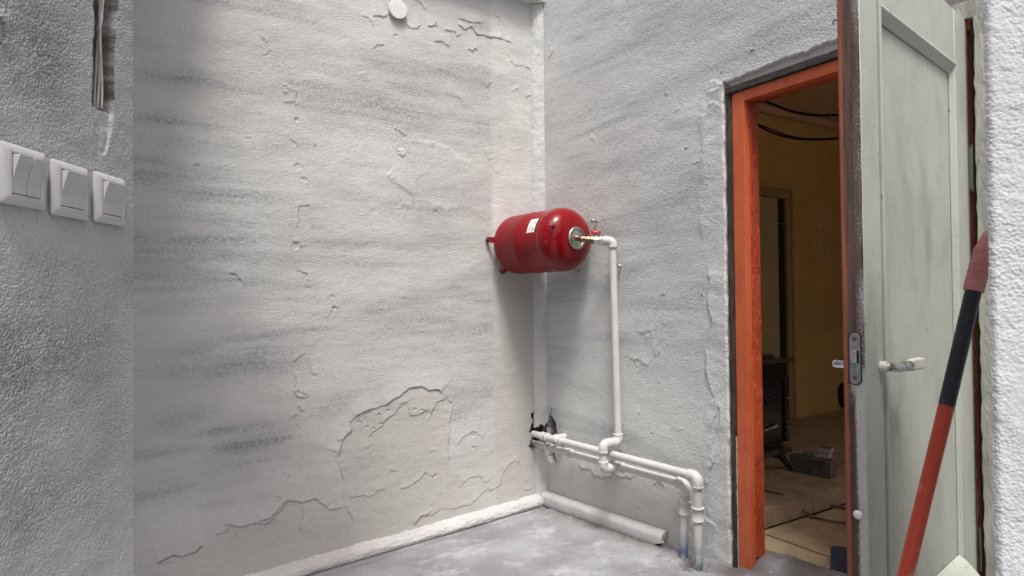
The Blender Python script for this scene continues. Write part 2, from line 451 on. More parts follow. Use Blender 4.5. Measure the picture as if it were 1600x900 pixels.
def jag(pts, amp=.10, it=3, seed=0):
    r = np.random.default_rng(seed); pts = [np.array(p, float) for p in pts]
    for _ in range(it):
        out = []
        for a, b in zip(pts[:-1], pts[1:]):
            d = b-a; L = np.linalg.norm(d); nn = np.array([-d[1], d[0]])
            out += [a, (a+b)/2 + nn*r.normal(0, amp)]
        out.append(pts[-1]); pts = out
    return np.array(pts)

def line_field(U, Z, pts, R):
    """signed distance to a polyline inside its neighbourhood: (slice mask, d, t along)"""
    lo = pts.min(0)-R; hi = pts.max(0)+R
    m = (U > lo[0]) & (U < hi[0]) & (Z > lo[1]) & (Z < hi[1])
    u = U[m]; z = Z[m]; best = np.full(u.shape, 1e9); sg = np.zeros_like(u); tt = np.zeros_like(u)
    n = len(pts)-1
    for i in range(n):
        a = pts[i]; d = pts[i+1]-a; L2 = d@d+1e-12
        t = np.clip(((u-a[0])*d[0]+(z-a[1])*d[1])/L2, 0, 1)
        dx = u-a[0]-t*d[0]; dz = z-a[1]-t*d[1]; q = dx*dx+dz*dz
        w = q < best
        best = np.where(w, q, best); sg = np.where(w, np.sign(d[0]*dz-d[1]*dx), sg); tt = np.where(w, (i+t)/n, tt)
    return m, np.sqrt(best), sg, tt

def paint_edge(h, crack_shade, U, Z, pts, step, L, upper=True, seed=0, amp=.10, dark=.6, soft=.0022):
    """a broken edge of the old paint layer: proud on one side, running out over L"""
    P = jag(pts, amp, 3, seed)
    if (P[-1, 0] < P[0, 0]): P = P[::-1]
    m, d, s, t = line_field(U, Z, P, L*3)
    s = s if upper else -s
    sd = d*s
    ends = sstep(0, .08, t)*sstep(0, .08, 1-t)
    var = .55+.9*np.clip(vn(t*22, t*0+seed, seed)+.5, 0, 1)
    h[m] += .68*step*var*ends*sstep(-soft, soft, sd)*np.exp(-np.maximum(sd, 0)/L)
    crack_shade[m] = np.maximum(crack_shade[m], dark*ends*var*np.exp(-((sd+.001)/.0026)**2))  # dark line painted below the edge for its shadow and trapped dirt

def blob_dent(h, crack_shade, U, Z, c, r, depth, seed=0, dark=.5):
    m = (abs(U-c[0]) < r*2) & (abs(Z-c[1]) < r*2)
    u = U[m]-c[0]; z = Z[m]-c[1]; d = np.hypot(u, z*1.15)*(1+.9*vn(u/r*1.5+seed, z/r*1.5, seed)+.5*vn(u/r*4, z/r*4+seed, seed+1))
    h[m] -= depth*(1-sstep(r*.8, r, d))
    h[m] += depth*.5*np.exp(-((d-r)/(.2*r))**2)
    crack_shade[m] = np.maximum(crack_shade[m], dark*np.exp(-((d-r)/(.0026))**2)*(z > -.2*r))  # shade line painted along the dent's upper rim

def streaks(U, Z, uvf, lst, seed=0):
    D = np.zeros_like(U)
    for i, (x0, y0, x1, y1, th, amt) in enumerate(lst):
        a = np.array(uvf(x0, y0)); b = np.array(uvf(x1, y1))
        c = np.array(uvf((x0+x1)/2, (y0+y1)/2+th/2)); c2 = np.array(uvf((x0+x1)/2, (y0+y1)/2-th/2))
        w = abs(c2[1]-c[1])/2*1.35
        d = b-a; L = np.linalg.norm(d)
        t = ((U-a[0])*d[0]+(Z-a[1])*d[1])/L**2
        q = ((U-a[0])*(-d[1])+(Z-a[1])*d[0])/L
        q = q + .5*w*fbm(U*5, Z*2, 3, seed+i)
        prof = np.exp(-(q/w)**2)*sstep(-.25, .35, t)*sstep(-.25, .4, 1-t)
        nz = np.clip(.85+.6*fbm(U*6, Z*18, 3, seed+i+3), 0, 1.4)
        D = np.maximum(D, amt*prof*nz*np.clip(.85+.7*fbm(U*2.5, Z*75, 2, seed+i), .3, 1.2))
    return D

# ================================================================== LARGE STRUCTURE
def courtyard_floor():
    fx = np.concatenate([[-30, -8, -3], np.linspace(-1.4, 1.6, 340), [2.2, 4, 9, 30]])
    fy = np.concatenate([[-30, -8, -2, .5], np.linspace(1.2, 3.72, 300)])
    X, Y = np.meshgrid(fx, fy, indexing='ij')
    z = -.045 + (X-P0[0])*FG[0] + (Y-P0[1])*FG[1]
    far = np.clip((np.hypot(X, Y-2)-3)/6, 0, 1); z = z*(1-far) + far*-.05
    u = (X-P0[0])*EC[0]+(Y-P0[1])*EC[1]; n = -((X-P0[0])*EN[0]+(Y-P0[1])*EN[1])
    nb = (X-P0[0])*NB[0]+(Y-P0[1])*NB[1]
    h = .006*fbm(X*2.5, Y*2.5, 4, 1) + .0035*fbm(X*18, Y*18, 3, 2)
    dirt = np.zeros_like(X)
    # ragged pit where the two pipes go into the ground
    pc = onplane(1078, 884, [0, 0, .02], ZV)
    d = np.hypot(X-pc[0], Y-pc[1])*(1+.7*fbm(X*14, Y*14, 3, 4))
    pm = 1-sstep(.045, .09, d); h -= pm*(.022+.03*fbm(X*45, Y*45, 3, 3)); dirt = np.maximum(dirt, pm*np.clip(.85+1.2*fbm(X*60, Y*60, 3, 5), .2, 1))
    # dirt gathered along the foot of the two walls
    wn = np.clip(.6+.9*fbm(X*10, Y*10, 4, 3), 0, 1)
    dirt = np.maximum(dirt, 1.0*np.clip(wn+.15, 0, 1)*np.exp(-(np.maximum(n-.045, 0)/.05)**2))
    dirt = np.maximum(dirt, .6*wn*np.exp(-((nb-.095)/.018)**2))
    h += .012*np.exp(-((nb-.135)/.03)**2)*np.clip(.5+fbm(X*5, Y*5, 3, 5), 0, 1)
    h -= .01*np.exp(-((nb-.092)/.014)**2)
    cw = (X-P0[0])*EC[0]+(Y-P0[1])*EC[1]
    h += .05*sstep(-.03, .09, -n)*sstep(1.26, 1.34, cw)*(1-sstep(2.2, 2.4, cw))     # the doorstep rises into the opening
    V = np.stack([X, Y, z+h], -1).reshape(-1, 3)
    idx = np.arange(V.shape[0]).reshape(X.shape)
    Q = np.stack([idx[:-1, :-1], idx[1:, :-1], idx[1:, 1:], idx[:-1, 1:]], -1)
    # the slab stops at the door wall (the tiled room takes over behind it)
    cx = (X[:-1, :-1]+X[1:, 1:])/2; cy = (Y[:-1, :-1]+Y[1:, 1:])/2
    nn = (cx-P0[0])*EN[0]+(cy-P0[1])*EN[1]; cc = (cx-P0[0])*EC[0]+(cy-P0[1])*EC[1]
    lip = .135+.03*fbm(cx*9, cy*9, 3, 6)
    keep = ~((nn > lip) & (cc > -.6) & (cc < 3.0) & (nn < 5))
    o = raw_mesh('ground', V, Q[keep].reshape(-1, 4), {'dirt': dirt}, 'concrete_floor')
    tag(o, 'worn lilac grey concrete courtyard floor with pale blotches', None, None, 'structure')
    return o
courtyard_floor()

# ---- tank wall (B)
B_TOP = 2.745
def wall_b():
    t = thing('plaster_wall', 'long whitewashed wall with grey streaks and flaking paint behind the red tank', 'wall', P0)
    us = np.concatenate([np.arange(0, 2.06, .0042), np.linspace(2.1, 3.4, 12)])
    zs = np.concatenate([[-.25], np.arange(-.14, B_TOP, .0042), [B_TOP]])
    ST = [(205, 112, 470, 150, 26, .75), (205, 185, 380, 196, 18, .85), (205, 222, 470, 226, 26, .6), (230, 300, 450, 312, 20, .95), (215, 335, 480, 345, 34, .55),
          (215, 378, 470, 372, 22, .8), (350, 402, 660, 410, 14, .85), (215, 396, 520, 400, 10, .6), (230, 560, 500, 512, 20, .75), (230, 575, 490, 545, 44, .85),
          (330, 705, 470, 672, 22, 1.15), (300, 680, 480, 655, 14, .9), (300, 735, 480, 700, 28, .6), (240, 660, 340, 640, 30, .4), (470, 520, 800, 425, 24, .6),
          (540, 310, 760, 335, 16, .6), (540, 120, 760, 160, 26, .5), (640, 160, 800, 205, 20, .55), (520, 75, 800, 160, 20, .4), (480, 660, 560, 610, 20, .7),
          (540, 540, 660, 500, 34, .5), (690, 640, 760, 620, 34, .6), (300, 60, 560, 95, 24, .45), (560, 375, 760, 380, 18, .35), (600, 280, 770, 310, 24, .45),
          (690, 20, 800, 60, 14, .5), (480, 190, 760, 230, 18, .4), (215, 440, 420, 440, 30, .35), (215, 790, 420, 740, 34, .35), (215, 480, 450, 460, 20, .35)]
    c5 = lambda L: [b_uv(400+x/2.648, 560+y/2.648) for x, y in L]
    c6 = lambda L: [b_uv(200+x/2.647, 560+y/2.647) for x, y in L]
    c2 = lambda L: [b_uv(560+x/4.5, y/4.5) for x, y in L]
    c7 = lambda L: [b_uv(200+x/3, 100+y/3) for x, y in L]
    cm = lambda L: [b_uv(600+x/3, 150+y/3) for x, y in L]
    c8 = lambda L: [b_uv(200+x/3, 380+y/3) for x, y in L]
    E = [(c5([(330, 415), (350, 365), (395, 300), (388, 268), (420, 235), (480, 210), (545, 190), (590, 160), (630, 125), (690, 118), (750, 128), (785, 160)]), .0085, .07, True, .95, .05),
         (c5([(330, 415), (352, 470), (365, 520), (368, 600), (385, 640), (400, 690)]), .004, .05, True, .3, .06),
         (c5([(455, 330), (520, 285), (570, 235), (600, 185), (630, 182)]), .004, .03, True, .5, .1),
         (c5([(632, 180), (640, 235), (700, 215), (725, 230), (750, 180), (790, 160), (815, 185)]), .005, .03, True, .6, .08),
         (c5([(815, 185), (800, 280), (795, 430), (845, 490)]), .004, .03, False, .45, .06),
         (c5([(840, 360), (880, 312), (945, 330)]), .004, .03, True, .5, .1),
         (c5([(845, 535), (880, 495), (920, 485), (945, 520)]), .004, .03, True, .4, .1),
         (c5([(-10, 690), (60, 660), (130, 590), (190, 600), (240, 580), (300, 625), (365, 620)]), .006, .05, True, .6, .08),
         (c5([(650, 690), (680, 650), (725, 630)]), .006, .02, True, .4, .1),
         (c5([(380, 578), (440, 565), (540, 535)]), .0035, .015, True, .5, .1),
         (c5([(590, 530), (660, 510), (740, 488)]), .0045, .015, True, .6, .1),
         (c5([(950, 550), (1000, 530), (1050, 435), (1090, 430)]), .004, .04, True, .35, .1),
         (c5([(640, 690), (740, 640), (830, 620), (900, 590), (960, 545)]), .004, .03, True, .3, .1),
         (c5([(150, 130), (165, 150), (205, 165)]), .004, .02, True, .6, .15),
         (c6([(110, 850), (150, 830), (190, 812), (215, 824), (270, 806), (325, 770)]), .008, .06, True, .45, .06),
         (c6([(355, 735), (410, 715), (415, 690), (475, 695), (560, 685), (610, 650), (660, 582)]), .006, .05, True, .5, .08),
         (c6([(720, 600), (722, 660), (710, 720)]), .004, .03, False, .3, .1),
         (c2([(100, 115), (150, 112), (190, 120), (212, 90)]), .006, .03, True, .6, .1),
         (c2([(300, 150), (380, 200), (440, 180)]), .006, .03, True, .6, .1),
         (c2([(400, 0), (450, 40), (470, 80)]), .005, .03, True, .6, .1),
         (c2([(480, 180), (550, 185), (542, 140)]), .006, .025, True, .8, .1),
         (c2([(690, 150), (740, 210), (790, 190), (830, 240), (900, 255), (1000, 275), (1090, 312)]), .006, .04, True, .7, .08),
         (c2([(600, 210), (680, 225), (695, 262)]), .006, .03, True, .6, .1),
         (c2([(770, 345), (800, 362), (835, 350)]), .006, .03, True, .8, .1),
         (c2([(950, 105), (985, 120), (990, 160)]), .004, .03, True, .5, .1),
         (c2([(1000, 240), (1000, 278)]), .006, .02, True, .9, .1),
         (c2([(700, 130), (780, 160), (880, 165)]), .005, .03, True, .4, .1),
         (c2([(1060, 430), (1150, 460), (1230, 480)]), .004, .04, True, .3, .1),
         (c2([(520, 290), (600, 300), (640, 330)]), .005, .03, True, .4, .1),
         (c2([(100, 340), (130, 315), (180, 320)]), .004, .03, True, .4, .1),
         (c2([(20, 100), (70, 130), (110, 190)]), .004, .03, True, .3, .1),
         (c2([(680, 670), (720, 700), (740, 750)]), .003, .03, True, .4, .1),
         (cm([(80, 215), (150, 205), (230, 215), (300, 240), (370, 298), (410, 298)]), .005, .09, False, .1, .06),
         (cm([(45, 150), (100, 188)]), .006, .02, True, .3, .06),
         (cm([(80, 490), (150, 515), (290, 525), (350, 515)]), .006, .05, False, .15, .06),
         (cm([(10, 360), (70, 420), (150, 470)]), .005, .07, True, .2, .06),
         (cm([(470, 240), (500, 330), (540, 370)]), .004, .05, True, .15, .06),
         (c7([(760, 95), (762, 60), (758, 0)]), .003, .02, True, .4, .08),
         (c7([(735, 150), (745, 100), (770, 105), (788, 128), (790, 160)]), .005, .02, False, .5, .1),
         (c7([(725, 180), (780, 175), (785, 195)]), .004, .02, True, .4, .1),
         (c7([(795, 775), (803, 665), (850, 662), (853, 775)]), .004, .03, True, .3, .04),
         (c7([(770, 830), (805, 828), (808, 860)]), .004, .02, True, .4, .1),
         (c8([(780, 600), (790, 690), (850, 725)]), .004, .02, True, .5, .12),
         (c8([(795, 770), (805, 765), (820, 790)]), .005, .015, True, .8, .1),
         (c8([(790, 130), (840, 150), (830, 205)]), .005, .02, True, .5, .12),
         (c8([(770, 555), (830, 515)]), .006, .02, True, .15, .1),
         (c8([(850, 530), (855, 600), (890, 615)]), .004, .02, True, .3, .12),
         (c8([(470, 130), (510, 150), (545, 200)]), .005, .02, True, .4, .15),
         (c8([(940, 350), (960, 300), (990, 305)]), .004, .02, True, .3, .12)]
    dents = [(c7([(775, 372)])[0], .020, .003), (c7([(802, 482)])[0], .024, .003), (c7([(828, 545)])[0], .018, .003), (c7([(790, 262)])[0], .014, .004),
             (c7([(785, 853)])[0], .026, .003), (c5([(508, 233)])[0], .012, .004), (c5([(545, 215)])[0], .012, .004), (c5([(450, 255)])[0], .013, .004), (c5([(425, 262)])[0], .012, .004),
             (c5([(520, 270)])[0], .011, .004), (c5([(460, 285)])[0], .012, .004), (c5([(485, 292)])[0], .010, .004), (c5([(655, 212)])[0], .011, .004), (c5([(685, 215)])[0], .010, .004), (c5([(740, 487)])[0], .012, .006),
             (c5([(900, 320)])[0], .014, .003), (c5([(902, 368)])[0], .013, .005), (c8([(957, 250)])[0], .014, .004), (c8([(965, 302)])[0], .013, .004), (c7([(560, 350)])[0], .012, .003), (c7([(878, 385)])[0], .010, .004),
             (c7([(327, 478)])[0], .009, .004), (c2([(265, 250)])[0], .012, .004), (cm([(85, 262)])[0], .03, -.004), (cm([(240, 545)])[0], .013, .004)]
    hole = [b_uv(831, 662), b_uv(846, 715)]
    def fn(U, Z):
        h = .005*fbm(U*2.2, Z*2.6, 3, 0) + .0028*fbm(U*5, Z*11, 3, 1) + .0006*fbm(U*45, Z*45, 3, 4)
        # trowel lumps
        lum = fbm(U*3, Z*4, 2, 5); h += .0016*np.maximum(fbm(U*14+3*lum, Z*20, 3, 2)-.12, 0)
        crack_shade = np.zeros_like(U)
        for i, (pts, st, L, up, dk, amp) in enumerate(E):
            paint_edge(h, crack_shade, U, Z, pts, st, L, up, i+3, amp, dk, .014 if amp == .06 and dk < .25 else .0022)
        for i, (c, r, d) in enumerate(dents): blob_dent(h, crack_shade, U, Z, c, r*.8, d*.7, i, .35)
        # random small chips near the foot and the top
        r = np.random.default_rng(5)
        for i in range(34):
            c = (r.uniform(.05, 2.0), r.choice([r.uniform(0, .7), r.uniform(2.1, 2.7)]))
            L = r.uniform(.02, .07); a = r.normal(0, .5)
            p = [(c[0], c[1]), (c[0]+L*math.cos(a), c[1]+L*math.sin(a))]
            paint_edge(h, crack_shade, U, Z, p, r.uniform(.002, .005), .012, bool(r.random() < .75), i, .14, r.uniform(.1, .5))
        dirt = streaks(U, Z, b_uv, ST, 2)
        gen = np.clip(fbm(U*.9+.3*fbm(U*2, Z*2, 2, 6), Z*8, 4, 3)*1.9+.08, 0, .55)*np.clip(.9+.8*fbm(U*3, Z*55, 2, 1), .3, 1.2)
        dirt = np.clip(np.maximum(dirt*.98, gen), 0, 1)*.95
        # bare cement low down, where the paint has gone
        ed = .30+.16*fbm(U*3.5, 0*Z, 3, 2)+.1*vn(U*9, Z*3, 3)
        low = 1-sstep(ed-.02, ed+.02, Z)
        dirt *= (1-.75*low)
        bare_and_shade = .55*low*np.clip(.6+fbm(U*4, Z*4, 3, 7), 0, 1)
        # where the old coat has come away the beige undercoat shows
        def inpoly(P):
            P = np.array(P); r_ = np.zeros(U.shape, bool); k = len(P)
            uu = U+.006*fbm(U*40, Z*40, 2, 1); zz = Z+.006*fbm(U*40, Z*40, 2, 3)
            for i in range(k):
                a, b = P[i], P[(i+1) % k]
                if a[1] == b[1]: continue
                r_ ^= ((a[1] > zz) != (b[1] > zz)) & (uu < (b[0]-a[0])*(zz-a[1])/(b[1]-a[1])+a[0])
            return r_
        for P, a in ((c5([(330, 415), (365, 350), (400, 285), (480, 210), (590, 160), (690, 118), (785, 160), (815, 185), (800, 280), (795, 430), (845, 490), (900, 590), (640, 690), (400, 690), (365, 520)]), .55),
                     (c6([(110, 852), (190, 815), (325, 770), (410, 700), (560, 685), (660, 585), (720, 600), (760, 580), (800, 620), (890, 620), (920, 760), (500, 900), (120, 930)]), .5)):
            pm = inpoly(P)*a; bare_and_shade = np.maximum(bare_and_shade, pm); dirt *= 1-pm
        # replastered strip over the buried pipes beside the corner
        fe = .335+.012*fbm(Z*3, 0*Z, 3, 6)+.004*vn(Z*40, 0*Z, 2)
        strip = (1-sstep(fe-.03, fe+.012, U))*(1-.5*sstep(1.55, 2.0, Z)); dirt *= 1-.9*strip; bare_and_shade *= 1-.5*strip
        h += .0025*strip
        fresh_lit = strip*np.clip(.45+.6*fbm(U*6, Z*3, 3, 2), 0, 1)*sstep(1.15, 1.5, Z)  # new plaster, lightened above tank height to paint in the corner's light
        bare_and_shade = np.maximum(bare_and_shade, .6*strip*(1-sstep(1.1, 1.4, Z)))  # tank's shadow painted into the strip as a darker beige
        # hole the pipes come out of
        cu, cz = .03, .36
        dd = np.hypot((U-cu)/.055, (Z-cz)/.115)*(1+.6*fbm(U*30, Z*30, 3, 5))
        hm = 1-sstep(.8, 1.05, dd); h -= .07*hm
        crack_shade = np.clip(crack_shade, 0, 1)
        return h, {'dirt': dirt, 'bare_and_shade': bare_and_shade, 'fresh_lit': fresh_lit, 'hole': np.clip(np.maximum(hm, crack_shade*.6), 0, 1)}, 0*U
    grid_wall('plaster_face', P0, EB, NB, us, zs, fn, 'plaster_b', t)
    b = MB(); b.box(P0, (EB, NB, ZV), (-.12, -.25, -.3), (3.4, -.082, B_TOP-.001)); b.build('masonry_core', 'masonry', t, False)
    b = MB(); b.box(P0, (EB, NB, ZV), (-.018, -.25, B_TOP), (3.4, .07, B_TOP+.10)); b.build('coping', 'mortar_white', t, True, .006)
    return t
wall_b()

# ---- door wall (C)
C_L, C_R, C_HEAD = 1.279, 2.205, 1.937
C_TOP = 3.25
def wall_c():
    t = thing('plaster_wall', 'whitewashed wall with the open doorway and white water pipes', 'wall', RC(.6, 0, 0))
    us = np.concatenate([np.arange(0, 2.26, .0044), np.linspace(2.3, 3.4, 10)])
    zs = np.concatenate([[-.25], np.arange(-.12, 2.75, .0044), np.linspace(2.8, C_TOP, 8)])
    cl = lambda L, ox, oy, s: [c_uv(ox+x/s, oy+y/s) for x, y in L]
    ST = [(890, 105, 1120, 20, 14, .6), (880, 70, 1000, 20, 10, .5), (870, 125, 1000, 70, 8, .5), (880, 220, 1030, 165, 10, .5), (880, 250, 1010, 200, 10, .5), (900, 285, 1090, 215, 14, .45),
          (880, 275, 1080, 230, 20, .5), (970, 290, 1100, 255, 14, .6), (980, 330, 1110, 300, 24, .6), (960, 400, 1060, 375, 12, .5), (960, 425, 1090, 400, 26, .6), (985, 385, 1110, 350, 14, .4),
          (900, 455, 960, 445, 20, .5), (990, 520, 1080, 500, 30, .35), (870, 610, 960, 600, 20, .35), (1040, 60, 1180, 10, 16, .5), (900, 40, 1100, -30, 12, .45), (1150, 100, 1300, 30, 14, .4)]
    E = [(cl([(860, 30), (870, 120), (858, 210), (880, 300), (862, 380), (850, 520), (880, 650), (915, 720), (895, 830)], 820, 400, 3), .006, .03, True, .45, .08),
         (cl([(855, 520), (850, 640), (848, 760), (862, 830), (850, 900)], 820, 0, 3), .005, .03, True, .4, .05),
         (cl([(860, 385), (900, 378), (940, 392)], 820, 0, 3), .007, .02, False, .2, .1), (cl([(855, 430), (900, 415), (918, 410)], 820, 0, 3), .006, .02, False, .4, .1),
         (cl([(860, 490), (900, 480), (918, 500)], 820, 0, 3), .006, .02, False, .4, .1),
         (cl([(1085, 0), (1100, 60), (1080, 150), (1075, 250), (1085, 330), (1060, 375)], 780, 620, 3.214), .006, .03, True, .4, .1),
         (cl([(1030, 600), (1075, 630), (1100, 650)], 780, 620, 3.214), .008, .03, False, .5, .1),
         (cl([(390, 340), (420, 360), (460, 365), (500, 400), (540, 400), (580, 385), (630, 405), (700, 400)], 780, 620, 3.214), .007, .03, True, .4, .1),
         (cl([(780, 440), (800, 430), (830, 445)], 780, 620, 3.214), .005, .02, True, .4, .1), (cl([(870, 560), (900, 590), (915, 610)], 780, 620, 3.214), .005, .03, True, .3, .1),
         (cl([(68, 190), (75, 230), (70, 300)], 820, 0, 3), .005, .02, False, .6, .12), (cl([(115, 190), (135, 240), (110, 290)], 820, 0, 3), .004, .02, True, .4, .12),
         (cl([(530, 350), (560, 365), (600, 350), (560, 385)], 820, 400, 3), .004, .02, True, .3, .15), (cl([(600, 440), (617, 470), (640, 440)], 820, 400, 3), .004, .02, True, .4, .15),
         (cl([(490, 480), (540, 490), (580, 520)], 820, 400, 3), .004, .02, True, .3, .15), (cl([(630, 180), (660, 185)], 820, 400, 3), .004, .02, True, .3, .15)]
    dents = [(c_uv(1096, 463), .011, .008), (c_uv(1073, 230), .012, -.006), (c_uv(1040, 147), .011, -.005), (c_uv(1176, 76), .014, -.006), (c_uv(1127, 115), .012, .005),
             (c_uv(917, 290), .012, .004), (c_uv(1019, 678), .012, .004), (c_uv(970, 706), .016, .02), (c_uv(945, 548), .008, .005), (c_uv(866, 495), .007, .005)]
    def fn(U, Z):
        h = .005*fbm(U*2.2, Z*2.6, 3, 4) + .0024*fbm(U*5, Z*10, 3, 5) + .0006*fbm(U*45, Z*45, 3, 1)
        lum = fbm(U*3, Z*4, 2, 5); h += .0016*np.maximum(fbm(U*14+3*lum, Z*20, 3, 6)-.2, 0)*.6
        # band of patching plaster along the door frame
        edge = 1.165+.05*fbm(Z*6, 0*Z, 5, 2)
        band = sstep(edge-.01, edge+.01, U)*(1-sstep(1.93, 1.97, Z+.02*fbm(U*20, 0*U, 3, 1)))*(1-sstep(1.275, 1.29, U))
        h += band*(.0016+.0042*np.maximum(fbm(U*11, Z*13, 3, 3), -.1))
        crack_shade = np.zeros_like(U)
        for i, (pts, st, L, up, dk, amp) in enumerate(E): paint_edge(h, crack_shade, U, Z, pts, st, L, up, i+40, amp, dk)
        for i, (c, r, d) in enumerate(dents): blob_dent(h, crack_shade, U, Z, c, r*.55, d*.7, i)
        r = np.random.default_rng(9)
        for i in range(22):
            c = (r.uniform(.05, 1.27), r.choice([r.uniform(0, 1.0), r.uniform(.2, 2.6)])); L = r.uniform(.015, .05); a = r.normal(.3, .6)
            paint_edge(h, crack_shade, U, Z, [c, (c[0]+L*math.cos(a), c[1]+L*math.sin(a))], r.uniform(.002, .004), .012, True, i, .14, r.uniform(.1, .45))
        dirt = streaks(U, Z, c_uv, ST, 5)
        gen = np.clip(fbm(U*1.1+.3*fbm(U*2, Z*2, 2, 6), Z*9, 4, 7)*1.7, 0, .45)*np.clip(.9+.8*fbm(U*3, Z*55, 2, 1), .3, 1.2)
        dirt = np.clip(np.maximum(dirt*1.1, gen), 0, 1)*(1-.7*band)
        low = (1-sstep(.25, .33, Z+.12*fbm(U*5, 0*Z, 3, 5)-.05*U))
        bare_and_shade = .6*low*(U < 1.1); dirt *= (1-.7*low)
        dd = np.hypot((U-.075)/.045, (Z-.395)/.065)*(1+.8*fbm(U*28, Z*28, 3, 5))
        hm = 1-sstep(.85, 1.05, dd)
        d2 = np.hypot((U-.075)/.04, (Z-.235)/.035)*(1+.8*fbm(U*28, Z*28, 3, 2)); hm = np.maximum(hm, .8*(1-sstep(.85, 1.05, d2)))
        d3 = np.hypot((U-.075)/.03, (Z-.31)/.08); hm = np.maximum(hm, 1-sstep(.9, 1.05, d3))
        h -= .075*hm
        # plaster edge round the opening breaks back to the masonry
        el = C_L-.002+.008*fbm(Z*16, 0*Z, 4, 1); et = C_HEAD+.008+.014*fbm(U*9, 0*U, 4, 3)+.008*fbm(U*60, 0*U, 2, 1)
        inside = np.minimum(np.minimum(U-el, et-Z), C_R+.01-U)
        hd = sstep(-.01, .01, (U-el)-(et-Z)); h = np.where(inside > -.006, h-(.045-.031*hd)*sstep(-.006, .002, inside), h)
        return h, {'dirt': dirt, 'bare_and_shade': np.clip(np.maximum(bare_and_shade, .95*sstep(-.007, -.003, inside)), 0, 1), 'hole': np.clip(np.maximum(hm, crack_shade*.7), 0, 1)}, 0*U
    def keep(uc, zc):
        return ~((uc > C_L+.008) & (uc < C_R) & (zc < C_HEAD-.018))
    grid_wall('plaster_face', P0, EC, -EN, us, zs, fn, 'plaster_c', t, keep)
    b = MB()
    b.box(P0, AXR, (-.62, .08, -.3), (C_L-.004, .16, C_TOP)); b.box(P0, AXR, (.2, .02, -.3), (C_L-.004, .0795, C_TOP))
    b.box(P0, AXR, (C_R+.004, .02, -.3), (3.4, .16, C_TOP)); b.box(P0, AXR, (C_L-.0035, .02, C_HEAD-.012), (C_R+.0035, .16, C_TOP))
    b.build('masonry_core', 'masonry', t, False)
    return t
wall_c()

# ---- plastered boxing in the corner
def corner_boxing():
    w = .062
    O = P0 + EB*w + NB*.001; Q = P0 + EC*.05 - EN*.001
    e = Q-O; L = np.linalg.norm(e); e = e/L; N = np.array([-e[1], e[0], 0]); N = N if N[1] < 0 else -N
    o_ = thing('corner_boxing', 'narrow rounded strip of rough white plaster running up the corner', 'plaster strip', P0+N*.03)
    us = np.linspace(-.004, L+.004, 22)
    def fn(U, Z):
        t = U/L; h = .010*np.sqrt(np.clip(1-(2*t-1)**2, 0, 1)) + .003*fbm(U*60, Z*40, 3, 2) + .003*fbm(U*5, Z*7, 3, 3)-.003
        return h, {'dirt': np.clip(.3*fbm(U*10, Z*12, 3, 1)+.1, 0, 1), 'bare_and_shade': 0*U, 'hole': 0*U}, 0*U
    def keep(uc, zc):
        j = .07*fbm(uc*32, zc*0, 3, 4)
        return ~((zc > .285+j) & (zc < .395+j))
    r = np.random.default_rng(4); mb = MB()
    for i in range(60):
        q = O + e*r.uniform(.005, L-.005) - N*r.uniform(.006, .03) + ZV*r.uniform(.26, .43); sz = r.uniform(.006, .017)
        k = [q+np.array(v)*sz*r.uniform(.6, 1.3, 3) for v in ((1, 0, 0), (-1, 0, 0), (0, 1, 0), (0, -1, 0), (0, 0, 1), (0, 0, -1))]
        mb.add(k, [(0, 2, 4), (2, 1, 4), (1, 3, 4), (3, 0, 4), (2, 0, 5), (1, 2, 5), (3, 1, 5), (0, 3, 5)])
    mb.build('rubble', 'dark_rubble', o_, False)['kind'] = 'stuff'
    grid_wall('plaster_face', O, e, N, us, np.arange(-.06, B_TOP-.002, .006), fn, 'plaster_c', o_, keep)
corner_boxing()

